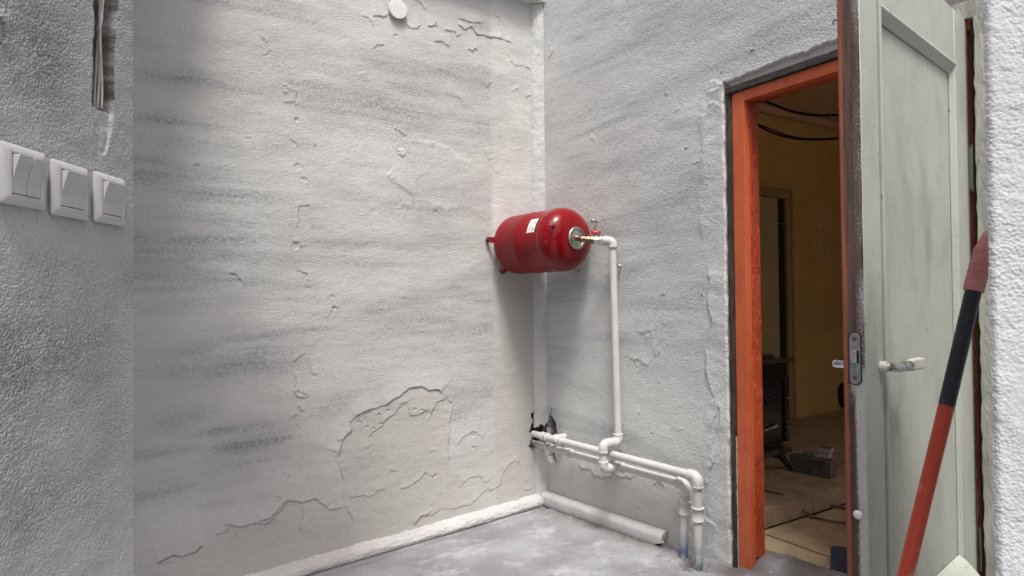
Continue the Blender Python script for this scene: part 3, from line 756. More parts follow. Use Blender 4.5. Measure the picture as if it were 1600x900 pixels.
# ---- near left wall (A)
def wall_a():
    t = thing('plaster_wall', 'rough grey wall at the left edge carrying the light switches and a chased slot', 'wall', A_EDGE)
    us = np.concatenate([np.arange(0, .50, .0022), np.linspace(.52, 3.0, 14)])
    zs = np.concatenate([[-.25, 0, .3], np.arange(.52, 1.68, .0026), [1.8, 2.1, 2.5, 2.75]])
    L1 = np.array([a_uv(148, 0), a_uv(147, 60), a_uv(146, 120), a_uv(146, 168), a_uv(147, 205), a_uv(154, 238)])
    R1 = np.array([a_uv(184, 0), a_uv(179, 60), a_uv(177, 120), a_uv(177, 165), a_uv(175, 205), a_uv(168, 240)])
    zmid = a_uv(160, 168)[1]
    # polyline tables by height
    def edge(P, Z): o = np.argsort(P[:, 1]); return np.interp(Z, P[o, 1], P[o, 0])
    PATCH = [(60, 60, 70, 110, .9), (30, 90, 40, 60, .8), (110, 60, 26, 120, .6), (70, 440, 90, 60, .8), (110, 560, 80, 120, .7), (30, 600, 50, 160, .8), (150, 700, 60, 120, .45), (60, 780, 80, 80, .6)]
    def fn(U, Z):
        rough = np.clip(.55+1.6*fbm(U*5, Z*5, 3, 2), .15, 1.2)
        h = .002*fbm(U*4, Z*4, 3, 3) + rough*(.0009*fbm(U*80, Z*80, 3, 4)) + .0012*fbm(U*18, Z*30, 3, 6)
        dirt = np.clip(.9*fbm(U*4+1.3, Z*4.5, 4, 1)+.25, 0, 1)*rough
        for x, y, rx, ry, a in PATCH:
            c = a_uv(x, y); c1 = a_uv(x+rx, y); c2 = a_uv(x, y+ry)
            d = np.hypot((U-c[0])/abs(c1[0]-c[0]), (Z-c[1])/abs(c2[1]-c[1]))
            dirt = np.maximum(dirt, a*np.exp(-d*d)*np.clip(.7+fbm(U*12, Z*12, 3, 5), 0, 1.2))
        # smoother, cleaner plaster round the switches and beside the slot
        z1 = a_uv(100, 235)[1]; z2 = a_uv(100, 370)[1]
        cl = np.exp(-(np.maximum(np.maximum(z2-Z, Z-z1), 0)/.03)**2); dirt *= 1-.85*cl
        c = a_uv(162, 100)[0]; cl2 = np.exp(-((U-c)/.045)**2)*(Z > z1-.05); dirt *= 1-.8*cl2
        crack_shade = np.zeros_like(U)
        paint_edge(h, crack_shade, U, Z, [a_uv(-6, 20), a_uv(4, 40), a_uv(9, 60), a_uv(2, 75)], .003, .02, True, 4, .12, .9)
        a = edge(L1, Z)+.006*fbm(Z*38, 0*Z, 4, 1); b = edge(R1, Z)+.007*fbm(Z*34, 0*Z, 4, 2)
        lo, hi = np.minimum(a, b), np.maximum(a, b)
        zb = a_uv(160, 241)[1]
        ins = np.minimum(np.minimum(U-lo, hi-U), Z-zb)
        m = sstep(-.0008, .0028, ins); mc = sstep(-.0045, -.0015, ins)
        deep = sstep(zmid-.004, zmid+.002, Z+.005*vn(U*60, 0*U, 3))
        h = h*(1-m) + m*(-(.005+.011*deep) + .016*fbm(U*40, Z*26, 4, 5)*(.4+.6*deep))
        dirt *= (1-m)
        return h, {'dirt': np.clip(dirt, 0, 1), 'rough': np.clip(.1+1.3*dirt, 0, 1)*(1-cl)*(1-.7*cl2), 'bare_and_shade': m*(1-deep)*.6, 'hole': np.clip(mc*deep*(.86+1.0*fbm(U*50, Z*32, 4, 2))+crack_shade*.8, 0, 1)}, 0*U
    def fn2(U, Z):
        h, at, du = fn(U, Z)
        h = np.where(U < .006, h-.004*(1-U/.006)**2, h)
        du = (.0016*fbm(Z*22, 0*Z, 4, 3)+.0012*fbm(Z*90, 0*Z, 2, 2))*(U < .02)
        return h, at, du
    grid_wall('plaster_face', A_EDGE, EA, NA, us, zs, fn2, 'plaster_a', t)
    b = MB(); b.box(A_EDGE, (EA, NA, ZV), (.001, -.30, -.25), (3.0, -.035, 2.75)); b.box(A_EDGE, (EA, NA, ZV), (0, -.0345, -.25), (.012, -.004, 2.75))
    b.build('masonry_core', 'plaster_a', t, False)
    b = MB(); b.box((0, 0, 0), (np.array([1.0, 0, 0]), np.array([0, 1.0, 0]), ZV), (-4.0, -2.5, 2.86), (-1.18, 3.2, 2.98)); b.box((0, 0, 0), (np.array([1.0, 0, 0]), np.array([0, 1.0, 0]), ZV), (-1.179, 1.12, 2.86), (-.30, 1.74, 2.98)); b.build('shade_slab', 'mortar_white', t, False)  # unseen slabs added to shade the left and foot of the tank wall
wall_a()

# ---- near right wall (D)
D_EDGE = np.array([.748*.88, .88, 0])
D_TOP = 1.78
ED = nrm([.93, -.37, 0]); ND = np.array([ED[1], -ED[0], 0])
def wall_d():
    t = thing('plaster_wall', 'bright white roughcast wall end at the right edge beside the pole', 'wall', D_EDGE)
    us = np.concatenate([np.arange(0, .16, .0018), np.linspace(.17, .9, 10)]); zs = np.concatenate([[-.25, 0, .3], np.arange(.5, 1.66, .0022), [1.70, D_TOP]])
    def fn(U, Z):
        h = .0016*fbm(U*8, Z*8, 3, 1) + .0012*fbm(U*75, Z*75, 3, 3)
        h = np.where(U < .008, h-.006*(1-U/.008)**2, h)
        return h, {'dirt': np.clip(.7*fbm(U*9, Z*6, 3, 6), 0, .5), 'rough': np.clip(.55+1.2*fbm(U*14, Z*10, 3, 2), .1, 1), 'bare_and_shade': 0*U, 'hole': 0*U}, .0012*fbm(Z*70, 0*Z, 3, 2)
    grid_wall('plaster_face', D_EDGE, ED, ND, us, zs, fn, 'plaster_d', t)
    b = MB(); bk = nrm([.80, .60, 0]); q0 = D_EDGE+ED*.004-ND*.009-ZV*.25; q1 = D_EDGE+ED*.9-ND*.009-ZV*.25
    b.prism([q0, q1, q1+bk*.2, q0+bk*.2], ZV*(D_TOP+.248)); b.build('masonry_core', 'plaster_d', t, False)
wall_d()

# ================================================================== THE ROOM BEHIND THE DOOR
RZ = .05       # finished floor of the room
R_C0, R_N1, R_TOP = -.40, 4.3, 2.67
def room():
    t = thing('room', 'dim ochre walled room seen through the doorway', 'room', RC(1, 2, RZ))
    b = MB(); b.box(P0, AXR, (R_C0-.1, .161, -.2), (R_C0, R_N1, R_TOP)); b.build('side_wall', 'yellow_wall', t, False)
    b = MB()      # wall opposite, out of view; opening added to let light into the room
    for lo, hi in (((.161, -.2), (.4, R_TOP)), ((2.7, -.2), (R_N1, R_TOP)), ((.4, -.2), (2.7, .85)), ((.4, 2.35), (2.7, R_TOP))):
        b.box(P0, AXR, (2.8, lo[0], lo[1]), (2.9, hi[0], hi[1]))
    b.build('side_wall', 'yellow_wall', t, False)
    b = MB(); b.box(P0, AXR, (R_C0-.1, R_N1+.001, -.2), (2.9, R_N1+.1, R_TOP)); b.build('back_wall', 'yellow_wall', t, False)
    b = MB(); b.box(P0, AXR, (R_C0-.1, .161, R_TOP+.001), (2.9, R_N1+.1, R_TOP+.1)); b.build('ceiling', 'ceiling_tan', t, False)
    b = MB(); b.box(P0, AXR, (R_C0+.001, .17, R_TOP-.07), (R_C0+.07, R_N1, R_TOP-.002)); b.build('cornice', 'cornice', t, True, .02, 3)
    b = MB(); b.box(P0, AXR, (R_C0+.001, .17, 2.40), (R_C0+.014, R_N1, 2.44)); b.build('picture_rail', 'yellow_wall', t, True, .004)
    # stencilled lattice on the side wall
    s = MB(); W0 = P0+EC*(R_C0+.0025)
    n0, n1, z0, z1 = 3.16, 3.50, 1.42, 1.90
    def strip(p, q, w=.011):
        p = np.array(p); q = np.array(q); d = (q-p)/np.linalg.norm(q-p); k = np.array([-d[1], d[0]])*w/2
        s.prism([W0+EN*a[0]+ZV*a[1] for a in (p+k, q+k, q-k, p-k)], EC*.0015)
    cn, cz = 4, 4; dn = (n1-n0)/cn; dz = (z1-z0)/cz
    for i in range(cn):
        for j in range(cz):
            a = n0+i*dn; b_ = z0+j*dz
            strip((a, b_+dz/2), (a+dn/2, b_+dz)); strip((a+dn/2, b_+dz), (a+dn, b_+dz/2)); strip((a, b_+dz/2), (a+dn/2, b_)); strip((a+dn/2, b_), (a+dn, b_+dz/2))
            if (i+j) % 2: strip((a+dn*.3, b_+dz/2), (a+dn*.7, b_+dz/2), .02)
    s.build('stencil_pattern', 'stencil', t, False)
room()

def room_floor():
    b = MB(); b.box(P0, AXR, (-.4, .11, -.2), (2.8, R_N1, RZ-.012))
    g = tag(b.build('tiled_floor', 'grout', None, False), 'brown stone tiled floor of the room inside', None, None, 'structure')
    # tiles laid square to the room, joints found in the photograph
    r = np.random.default_rng(3)
    S = .40; c0 = 1.117+.002; n0 = .20
    proto = {}
    k = 0
    for i in range(-4, 5):
        for j in range(0, 11):
            a0 = c0+i*S; a1 = a0+S-.010; b0 = n0+(j-.55)*S+.01; b1 = b0+S-.010
            a0 = max(a0, -.39); a1 = min(a1, 2.79); b0 = max(b0, .12); b1 = min(b1, R_N1-.01)
            if a1-a0 < .02 or b1-b0 < .02: continue
            if a1 < 1.125 and b0 < 1.15: 
                if b1 < 1.17: continue
                b0 = 1.17
            m = MB(); dz = r.normal(0, .0008)
            m.box(P0, AXR, (a0, b0, RZ-.0118), (a1, b1, RZ+dz)); m.build('tile', 'tile', g, False, .002, 1)
room_floor()

def hearth():
    t = thing('stove_hearth', 'low tiled plinth under the black stove', 'hearth', RC(.4, .6, RZ))
    b = MB(); b.box(P0, AXR, (-.38, .17, RZ-.004), (1.102, 1.145, RZ+.072)); b.build('core', 'grout', t, False)
    r = np.random.default_rng(4)
    cs = [-.38, -.10, .30, .70, 1.113]; ns = [.17, .45, .80, 1.155]
    for i in range(4):
        for j in range(3):
            m = MB(); m.box(P0, AXR, (cs[i]+.003, ns[j]+.003, RZ+.0722), (cs[i+1]-.003, ns[j+1]-.003, RZ+.0815+r.normal(0, .0006))); m.build('tile', 'tile', t, False, .002, 1)
    for j in range(3):
        m = MB(); m.box(P0, AXR, (1.1025, ns[j]+.003, RZ+.002), (1.111, ns[j+1]-.003, RZ+.0715)); m.build('tile', 'tile', t, False, .002, 1)
    for i in range(4):
        m = MB(); m.box(P0, AXR, (cs[i]+.003, 1.1455, RZ+.002), (cs[i+1]-.013, 1.153, RZ+.0715)); m.build('tile', 'tile', t, False, .002, 1)
hearth()

# ================================================================== DOOR FRAME AND DOOR
def door_frame():
    t = thing('door_frame', 'old orange painted door frame with splintered dark casing', 'door frame', RC(1.33, .04, .03))
    def jamb(name, m, c0, c1, n0, n1, z0, z1, bev=.003, rough=0):
        zs = np.linspace(z0, z1, 70 if z1-z0 > .5 else 3); b = MB(); r = np.random.default_rng(int(c0*1000))
        ring = [(c0, n0), (c1, n0), (c1, n1), (c0, n1)]; k = 0; vs = []; fs = []
        for i, z in enumerate(zs):
            j = r.normal(0, rough, 4)
            for q, (c, n) in enumerate(ring): vs.append(RC(c+(j[q] if q in (0, 3) else j[q]*.3), n+abs(j[q])*.5, z))
        for i in range(len(zs)-1):
            for q in range(4):
                q2 = (q+1) % 4; fs.append((i*4+q, i*4+q2, i*4+4+q2, i*4+4+q))
        fs.append((3, 2, 1, 0)); e = (len(zs)-1)*4; fs.append((e, e+1, e+2, e+3)); b.add(vs, fs)
        return b.build(name, m, t, False, bev)
    jamb('casing', 'oldwood', 1.282, 1.3045, .002, .09, .03, 1.918, .002, .003)
    jamb('jamb', 'orange', 1.3065, 1.362, .008, .040, .035, 1.886)
    jamb('jamb', 'orange_rough', 1.3068, 1.3630, .0405, .094, .092, 1.884, .004, .002)
    jamb('filler_strip', 'masonry', 1.3032, 1.3072, .004, .03, .04, .55, .0005, .001)
    # head: casing above, orange head below
    def head(name, m, z0, z1, n0, n1, c0, c1, rough=.002, seed=1):
        cs = np.linspace(c0, c1, 50); r = np.random.default_rng(seed); vs = []; fs = []; b = MB()
        for c in cs:
            j = r.normal(0, rough, 4)
            for q, (n, z) in enumerate(((n0, z0), (n1, z0), (n1, z1), (n0, z1))): vs.append(RC(c, n+j[q]*.5, z+j[q]))
        for i in range(len(cs)-1):
            for q in range(4):
                q2 = (q+1) % 4; fs.append((i*4+q, i*4+4+q, i*4+4+q2, i*4+q2))
        fs.append((0, 1, 2, 3)); e = (len(cs)-1)*4; fs.append((e+3, e+2, e+1, e)); b.add(vs, fs)
        return b.build(name, m, t, False, .002)
    head('head_casing', 'oldwood_h', 1.892, 1.919, -.002, .09, 1.283, 1.80, .0008, 2)
    head('head_casing', 'greywood', 1.875, 1.925, -.008, .09, 1.802, 2.30, .0008, 3)
    head('head_jamb', 'orange', 1.850, 1.8905, .010, .05, 1.3065, 2.13, .0004, 4)
    head('head_jamb', 'orange_rough', 1.852, 1.889, .0505, .105, 1.3650, 2.13, .0008, 5)
    jamb('jamb', 'orange_rough', 2.108, 2.18, .035, .105, .03, 1.849, .003, .001)
    jamb('rebate', 'gap_black', 2.129, 2.143, .004, .0345, .03, 1.870, .001, 0)
    jamb('casing', 'greywood', 2.1435, 2.235, -.016, .034, .03, 1.873, .003, .0015)
    return t
door_frame()

KD = 1.04
DF = np.array([.688, 1.25, 0])*KD          # free edge, outer face
DD = nrm([.753, .658, 0])                  # towards the hinge
DN = np.array([.658, -.753, 0]); DN = DN/np.linalg.norm(DN)   # outward
DW, DT = .722*KD+.036, .041
DZ0, DZ1 = .055, 1.877
AXD = (DD, DN, ZV)
def d_uv(x, y, d=0): q = onplane(x, y, DF+DN*d, DN); return ((q-DF)@DD, q[2])
def door():
    t = thing('panelled_door', 'grey green panelled door standing wide open with white lever handle', 'door', DF+DD*.3+ZV*DZ0)
    sl, sr = .098, DW-.125            # inner edges of the stiles
    ztop = 1.733; zbot = d_uv(1509, 868)[1]
    eps = .0006
    def part(name, m, lo, hi, bev=.0025, **k):
        b = MB(); b.box(DF, AXD, lo, hi); return b.build(name, m, t, True, bev, **k)
    part('stile', 'door_paint', (0.0006, -DT, DZ0), (sl, 0, DZ1))
    part('stile', 'door_paint', (sr, -DT, DZ0), (DW, 0, DZ1))
    part('rail', 'door_paint', (sl+eps, -DT+.0005, ztop), (sr-eps, -.0008, DZ1-.0005))
    part('rail', 'door_paint', (sl+eps, -DT+.0005, DZ0+.0005), (sr-eps, -.0008, zbot-.03))
    part('panel', 'panel_paint', (sl-.004, -.026, zbot-.035), (sr+.004, -.014, ztop+.004), .001)
    # mouldings: sloped sticks round the panel, with a dark open joint against the stile
    def mould(name, a, b_, inw, w=.030, d0=-.0135, d1=.004, m='door_paint'):
        a = np.array(a); b_ = np.array(b_); inw = np.array(inw); mb = MB()
        P = lambda q, d: DF+DD*q[0]+ZV*q[1]+DN*d
        sec = [(0.0025, d0), (0.0025, d1), (w*.35, d1+.001), (w*.75, d1-.008), (w, d0+.003), (w, d0)]
        vs = [P(a+inw*s, d) for s, d in sec]+[P(b_+inw*s, d) for s, d in sec]; n = len(sec)
        fs = [(i, (i+1) % n, n+(i+1) % n, n+i) for i in range(n)]+[tuple(range(n-1, -1, -1)), tuple(range(n, 2*n))]
        mb.add(vs, fs); o = mb.build(name, m, t, False, .0012)
        bm = bmesh.new(); bm.from_mesh(o.data); bmesh.ops.recalc_face_normals(bm, faces=bm.faces); bm.to_mesh(o.data); bm.free()
    mould('moulding', (sl+.002, zbot), (sl+.002, ztop), (1, 0), .026)
    mould('moulding', (sr-.001, zbot), (sr-.001, ztop-.02), (-1, 0), .014, -.0135, -.002)
    mould('moulding', (sl+.010, ztop), (sr-.002, ztop), (0, -1), .034, -.0135, .003)
    # drip board at the foot of the panel
    mb = MB(); a0, a1 = sl+.01, sr-.006
    sec = [(-.012, zbot+.004), (.006, zbot-.010), (.034, zbot-.040), (.030, zbot-.060), (-.001, zbot-.062)]
    sec = [(d, z) for d, z in sec]
    mb.prism([DF+DD*a0+DN*d+ZV*z for d, z in sec], DD*(a1-a0)); mb.build('drip_board', 'door_paint', t, False, .002)
    # cracks in paint along the joints
    mb = MB(); mb.box(DF, AXD, (sl+.0008, -.013, zbot-.03), (sl+.0042, -.002, ztop)); mb.box(DF, AXD, (sr-.0034, -.013, zbot), (sr+.0005, -.0125, ztop-.03)); mb.build('open_joint', 'gap_black', t, False)
    # free edge: bare wood dusted with white spray, orange line of the inner face
    us = np.linspace(-DT, -.0005, 22); zs = np.linspace(DZ0, DZ1, 200)
    E = -DD
    def fn(U, Z):
        tt = (U+DT)/DT
        h = .0012+.0010*fbm(U*160, Z*14, 3, 2)
        sp = sstep(.3, 1.05, tt)*np.clip(.75+.9*fbm(U*20, Z*7, 3, 1), .3, 1.3)
        zl = d_uv(1340, 600)[1]
        sp = np.maximum(sp*.75, 1.0*np.exp(-((Z-zl-.0)/.035)**2)*sstep(.1, .5, tt))
        sp = np.maximum(sp, sstep(.36, .66, tt+.15*fbm(Z*5, 0*Z, 3, 2))*(1-sstep(zl-.02, zl+.02, Z)))
        pt = 1-sstep(.14, .24, tt+.10*fbm(U*30, Z*20, 3, 4))
        return h, {'spray': np.clip(sp, 0, 1), 'paint': pt, 'dirt': 0*U}, 0*U
    grid_wall('bare_edge', DF, DN, E, us, zs, fn, 'edgewood', t)
    b = MB(); b.box(DF, AXD, (0.0, -DT-.0025, DZ0), (DW, -DT-.0004, DZ1)); b.build('inner_face', 'orange_worn', t, True, .001)
    # lock plate on the edge
    lz0 = (onplane(1338, 600, DF, DD))[2]; lz1 = (onplane(1338, 520, DF, DD))[2]
    um = -DT*.46; w = .0105
    def edge_pt(u, z, h): return DF+DN*u+ZV*z-DD*h
    poly = [(um+w*math.cos(a), lz1-w+w*math.sin(a)) for a in np.linspace(0, math.pi, 9)]+[(um+w*math.cos(a), lz0+w+w*math.sin(a)) for a in np.linspace(math.pi, 2*math.pi, 9)]
    mb = MB(); mb.prism([edge_pt(u, z, .0026) for u, z in poly], -DD*.0022); pl = mb.build('lock_plate', 'lock_plate', t, False, .0006)
    mb = MB(); mb.prism([edge_pt(um+1.22*(u-um), (lz0+lz1)/2+1.03*(z-(lz0+lz1)/2), .0024) for u, z in poly], -DD*.0009); mb.build('plate_recess', 'gap_black', t, False)
    zm = (lz0+lz1)/2+.004
    mb = MB(); mb.box(DF, AXD, (-.011, um-.0052, zm-.012), (-.0045, um+.0052, zm+.012)); mb.build('latch', 'chrome', pl, True, .001)
    mb = MB(); mb.box(DF, AXD, (-.0052, um-.0048+.006, zm-.0125), (-.0049, um+.0085, zm+.0125)); mb.build('latch_slot', 'gap_black', pl, False)
    for z in (lz1-.013, lz0+.013):
        mb = MB(); mb.lathe(edge_pt(um, z, .0046), -DD, [(0, .0042), (.0007, .0042), (.0009, .003)], 14); mb.build('screw', 'rust', pl)
    # outside lever handle
    hu, hz = d_uv(1376, 573); H0 = DF+DD*hu+ZV*hz
    hr = MB(); hr.lathe(H0, DN, [(0, .0115), (.0015, .0125), (.010, .0122), (.013, .0112), (.0132, .008), (.024, .008)], 24)
    ha = hr.build('handle', 'handle_paint', t)
    mb = MB(); mb.tube([H0+DN*.018, H0+DN*.026], .0085, 16); mb.build('neck', 'chrome_worn', ha)
    ax = nrm(DD*.985+DN*.10); S0 = H0+DN*.028
    mb = MB(); mb.tube([S0-ax*.008, S0+ax*.004, S0+ax*.012, S0+ax*.062], [.0072, .0085, .0105, .0110], 20); mb.build('grip_shaft', 'chrome_worn', ha)
    mb = MB(); sec = []
    T0 = S0+ax*.058
    out = [(0, -.0112), (0, .0110), (.016, .0138), (.052, .0148), (.062, .011), (.062, -.007), (.052, -.0105)]
    mb.prism([T0+ax*a+ZV*z+DN*(-.006) for a, z in out], DN*.015); mb.build('grip_end', 'handle_paint', ha, True, .004, seg=3)
    # inside handle, seen past the edge
    I0 = DF+DD*hu+ZV*(hz+.0)-DN*DT
    mb = MB(); mb.tube([I0, I0-DN*.045, I0-DN*.052+DD*.004], .009, 16); mb.tube([I0-DN*.048, I0-DN*.048+DD*.10], .009, 16)
    ih = mb.build('handle', 'chrome', t); ih['label'] = 'chrome inside handle poking out past the door edge'
    # hinge
    hp0 = onplane(1523.5, 266, DF+DN*.012, DN); hp0[2] = 0
    za = d_uv(1523, 303)[1]; zb = d_uv(1523, 230)[1]; zmid = (za+zb)/2
    mb = MB(); mb.tube([hp0+ZV*za, hp0+ZV*(za+.006), hp0+ZV*(zmid-.001)], [.0068, .0085, .0085], 16)
    hg = mb.build('hinge', 'door_paint', t)
    mb = MB(); mb.tube([hp0+ZV*(zmid+.001), hp0+ZV*(zb-.005), hp0+ZV*zb], [.0085, .0085, .006], 16); mb.build('knuckle', 'door_paint', hg)
    mb = MB(); mb.box(DF, AXD, (DW-.004, -.006, za+.01), (DW+.004, .010, zb-.01)); mb.build('leaf', 'door_paint', hg, False, .001)
    mb = MB(); z2 = .38; mb.tube([hp0+ZV*(z2-.06), hp0+ZV*(z2+.06)], .0085, 16); mb.build('hinge', 'door_paint', t)
    # blob of filler on the edge
    q = onplane(1341, 804, DF-DD*.004, DD)
    mb = MB(); mb.lathe(q, -DD, [(0, .0085), (.002, .0094), (.005, .0070), (.0065, .003)], 14); mb.build('filler_blob', 'white_cap', t)
    # bent nail on the inner arris near the top
    q = DF-DN*(DT+.002)+ZV*(onplane(1313, 30, DF, DD)[2])
    mb = MB(); mb.tube([q, q-DN*.006+ZV*.002, q-DN*.009-ZV*.002, q-DN*.007-ZV*.006], .0016, 8); mb.build('nail', 'rust', t)
door()

# ================================================================== TANK
TN = .212; TZ = CAM_H+.283; TR = .156
_ta = math.radians(5)
TA = EC*math.cos(_ta)+EN*math.sin(_ta); TB = -EC*math.sin(_ta)+EN*math.cos(_ta)
T_O = RC(0, -TN, TZ)
def tank():
    EC, EN = TA, TB
    t = thing('expansion_tank', 'glossy red pressure tank hung sideways across the corner', 'tank', T_O+TA*.28-ZV*TR)
    L0, L1 = .018, .536
    prof = []
    for a in np.linspace(0, 90, 12):
        r = math.radians(a); prof.append((L0+.085*(1-math.sin(r)) if a else L0+.085, 0))
    prof = [(L0+.075*(1-math.cos(r)), TR*math.sin(r)**.62) for r in np.linspace(0.02, math.pi/2, 14)]
    mid = (L0+L1)/2-.03
    prof += [(L0+.10, TR), (mid-.004, TR), (mid-.002, TR+.0014), (mid+.002, TR+.0014), (mid+.004, TR), (L1-.118, TR), (L1-.110, TR)]
    prof += [(L1-.108, TR+.0016), (L1-.103, TR+.0016)]
    prof += [(L1-.10+.10*math.cos(r), (TR+.0010)*math.sin(r)**.66) for r in np.linspace(math.pi/2, .16, 20)]
    b = MB(); b.lathe(T_O, EC, prof, 72)
    b.a['dust'] = lambda v: float(1-sstep(L1-.135, L1-.115, np.array((v-T_O)@EC)))*.9+.05
    b.build('shell', 'red_tank', t, True, auto=60)
    # flange plate: zinc dish with a rim
    fp = T_O+EC*(L1-.006)
    b = MB(); b.lathe(fp, EC, [(0, .052), (.004, .054), (.012, .054), (.0145, .051), (.014, .046), (.010, .041), (.0095, .028), (.012, .022), (.013, .020)], 40); b.build('flange', 'steel', t)
    # air-valve stub on the front of the dome
    tp = onplane(869, 356, T_O-EN*.10, EN)
    ax0 = T_O+EC*((tp-T_O)@EC); rad = tp-ax0; q = ax0+nrm(rad)*(TR-.03)
    dirv = nrm(nrm(rad)*.85+EC*.5)
    b = MB(); b.tube([q, q+dirv*.034], .0085, 16); s = b.build('valve_stub', 'steel', t)
    b = MB(); b.tube([q+dirv*.0335, q+dirv*.0345], .0062, 14); b.build('opening', 'gap_black', s)
    # sticker
    cpt = onplane(834, 354, T_O-EN*.13, EN); u0 = (cpt-T_O)@EC
    rel = cpt-(T_O+EC*u0); 
    def cyl(u, a, r): return T_O+EC*u-EN*math.cos(a)*r+ZV*math.sin(a)*r
    am = math.radians(26); b = MB(); vs = []; fs = []
    NA_, NU_ = 10, 4; ha_, hu_ = .038/TR, .029
    for i in range(NA_+1):
        for j in range(NU_+1): vs.append(cyl(u0-hu_+2*hu_*j/NU_, am-ha_+2*ha_*i/NA_, TR+.0012))
    for i in range(NA_):
        for j in range(NU_): a = i*(NU_+1)+j; fs.append((a, a+1, a+NU_+2, a+NU_+1))
    b.add(vs, fs); st = b.build('sticker', 'white_cap', t)
    b = MB()
    def bar(u, a, du, da):
        k = [(u-du, a-da), (u+du, a-da), (u+du, a+da), (u-du, a+da)]; b.add([cyl(uu, aa, TR+.0017) for uu, aa in k], [(0, 1, 2, 3)])
    for i in range(7): bar(u0-.006+.004*random.uniform(-1, 1), am-ha_*.7+ha_*.2*i, .013*random.uniform(.6, 1), .006)
    bar(u0+.016, am+ha_*.35, .006, .05); bar(u0+.014, am-ha_*.55, .006, .06)
    b.build('print', mat('grey_print', (.32, .40, .44), None, 20, rough=.6), st, False)
    # three feet that bolt the tank to the wall
    for k, (a) in enumerate((158, -25, -150)):
        r = math.radians(a); pr = T_O - EN*math.cos(math.radians(a))*0
        d = math.cos(r)*(EN)*1 + math.sin(r)*ZV
        if k == 0: d = nrm(-EN*.93+ZV*.16)
        if k == 1: d = nrm(-EN*.38-ZV*.92)
        if k == 2: d = nrm(EN*.80-ZV*.60)
        p0 = T_O+EC*.060+d*(TR*.86); p1 = T_O+EC*.020+d*(TR*.97); p2 = T_O+EC*.006+d*(TR*1.01)
        b = MB(); w = nrm(np.cross(d, EC))*.016
        for aa, bb in ((p0, p1), (p1, p2)):
            nn = nrm(np.cross(w, bb-aa))*.0025
            b.prism([aa+w, bb+w*.9, bb-w*.9, aa-w], nn)
        f = b.build('foot', 'red_tank', t, False, .001)
        q = T_O+d*(TR*.985)
        b = MB(); b.lathe(q, nrm(EC+0*d), [(0, .006), (.014, .006)], 10); b.lathe(q+EC*.014, EC, [(0, .013), (.004, .013)], 16); b.lathe(q+EC*.018, EC, [(0, .010), (.009, .010)], 6); b.build('bolt', 'rust' if k else 'iron_top', f, True, .0005)
    return fp
flange_p = tank()

# ================================================================== PIPEWORK
PR = .0174
def arc(a, corner, b, r, n=8):
    """points of a round bend at corner between rays to a and b"""
    da = nrm(np.asarray(a)-corner); db = nrm(np.asarray(b)-corner); ang = math.acos(np.clip(da@db, -1, 1)); k = r/math.tan(ang/2)
    s = corner+da*k; e = corner+db*k; ctr = corner+nrm(da+db)*(r/math.sin(ang/2)); out = []
    for i in range(n+1):
        t = i/n; p = s*(1-t)+e*t; out.append(ctr+nrm(p-ctr)*r)
    return out, s, e
def elbow(parent, corner, a, b, r=PR, m='ppr', leg=.020):
    corner = np.asarray(corner, float); pts, s, e = arc(a, corner, b, r*1.25)
    da = nrm(np.asarray(a)-corner); db = nrm(np.asarray(b)-corner); R = r*1.28
    mb = MB(); mb.tube([s+da*leg]+[s+da*.002]+pts[1:-1]+[e+db*.002, e+db*leg], R, 20)
    o = mb.build('elbow', m, parent, auto=50)
    mb2 = MB()
    for p, d in ((s+da*leg, da), (e+db*leg, db)): mb2.tube([p-d*.007, p-d*.006, p-d*.0005, p+d*.0002], [R, R*1.06, R*1.06, R*1.03], 20)
    mb2.build('collar', m, o, auto=50)
    return s+da*leg, e+db*leg
def coupling(parent, p, d, r=PR, L=.045, m='ppr', k=1.30):
    p = np.asarray(p, float); d = nrm(d); R = r*k; mb = MB()
    mb.lathe(p-d*L/2, d, [(0, R*1.0), (.001, R*1.06), (.006, R*1.06), (.0075, R), (L-.0075, R), (L-.006, R*1.06), (L-.001, R*1.06), (L, R)], 24)
    return mb.build('coupling', m, parent, auto=50)
def pipe(parent, a, b, r=PR, m='ppr', name='pipe'):
    mb = MB(); mb.tube([a, b], r, 20); return mb.build(name, m, parent, auto=50)

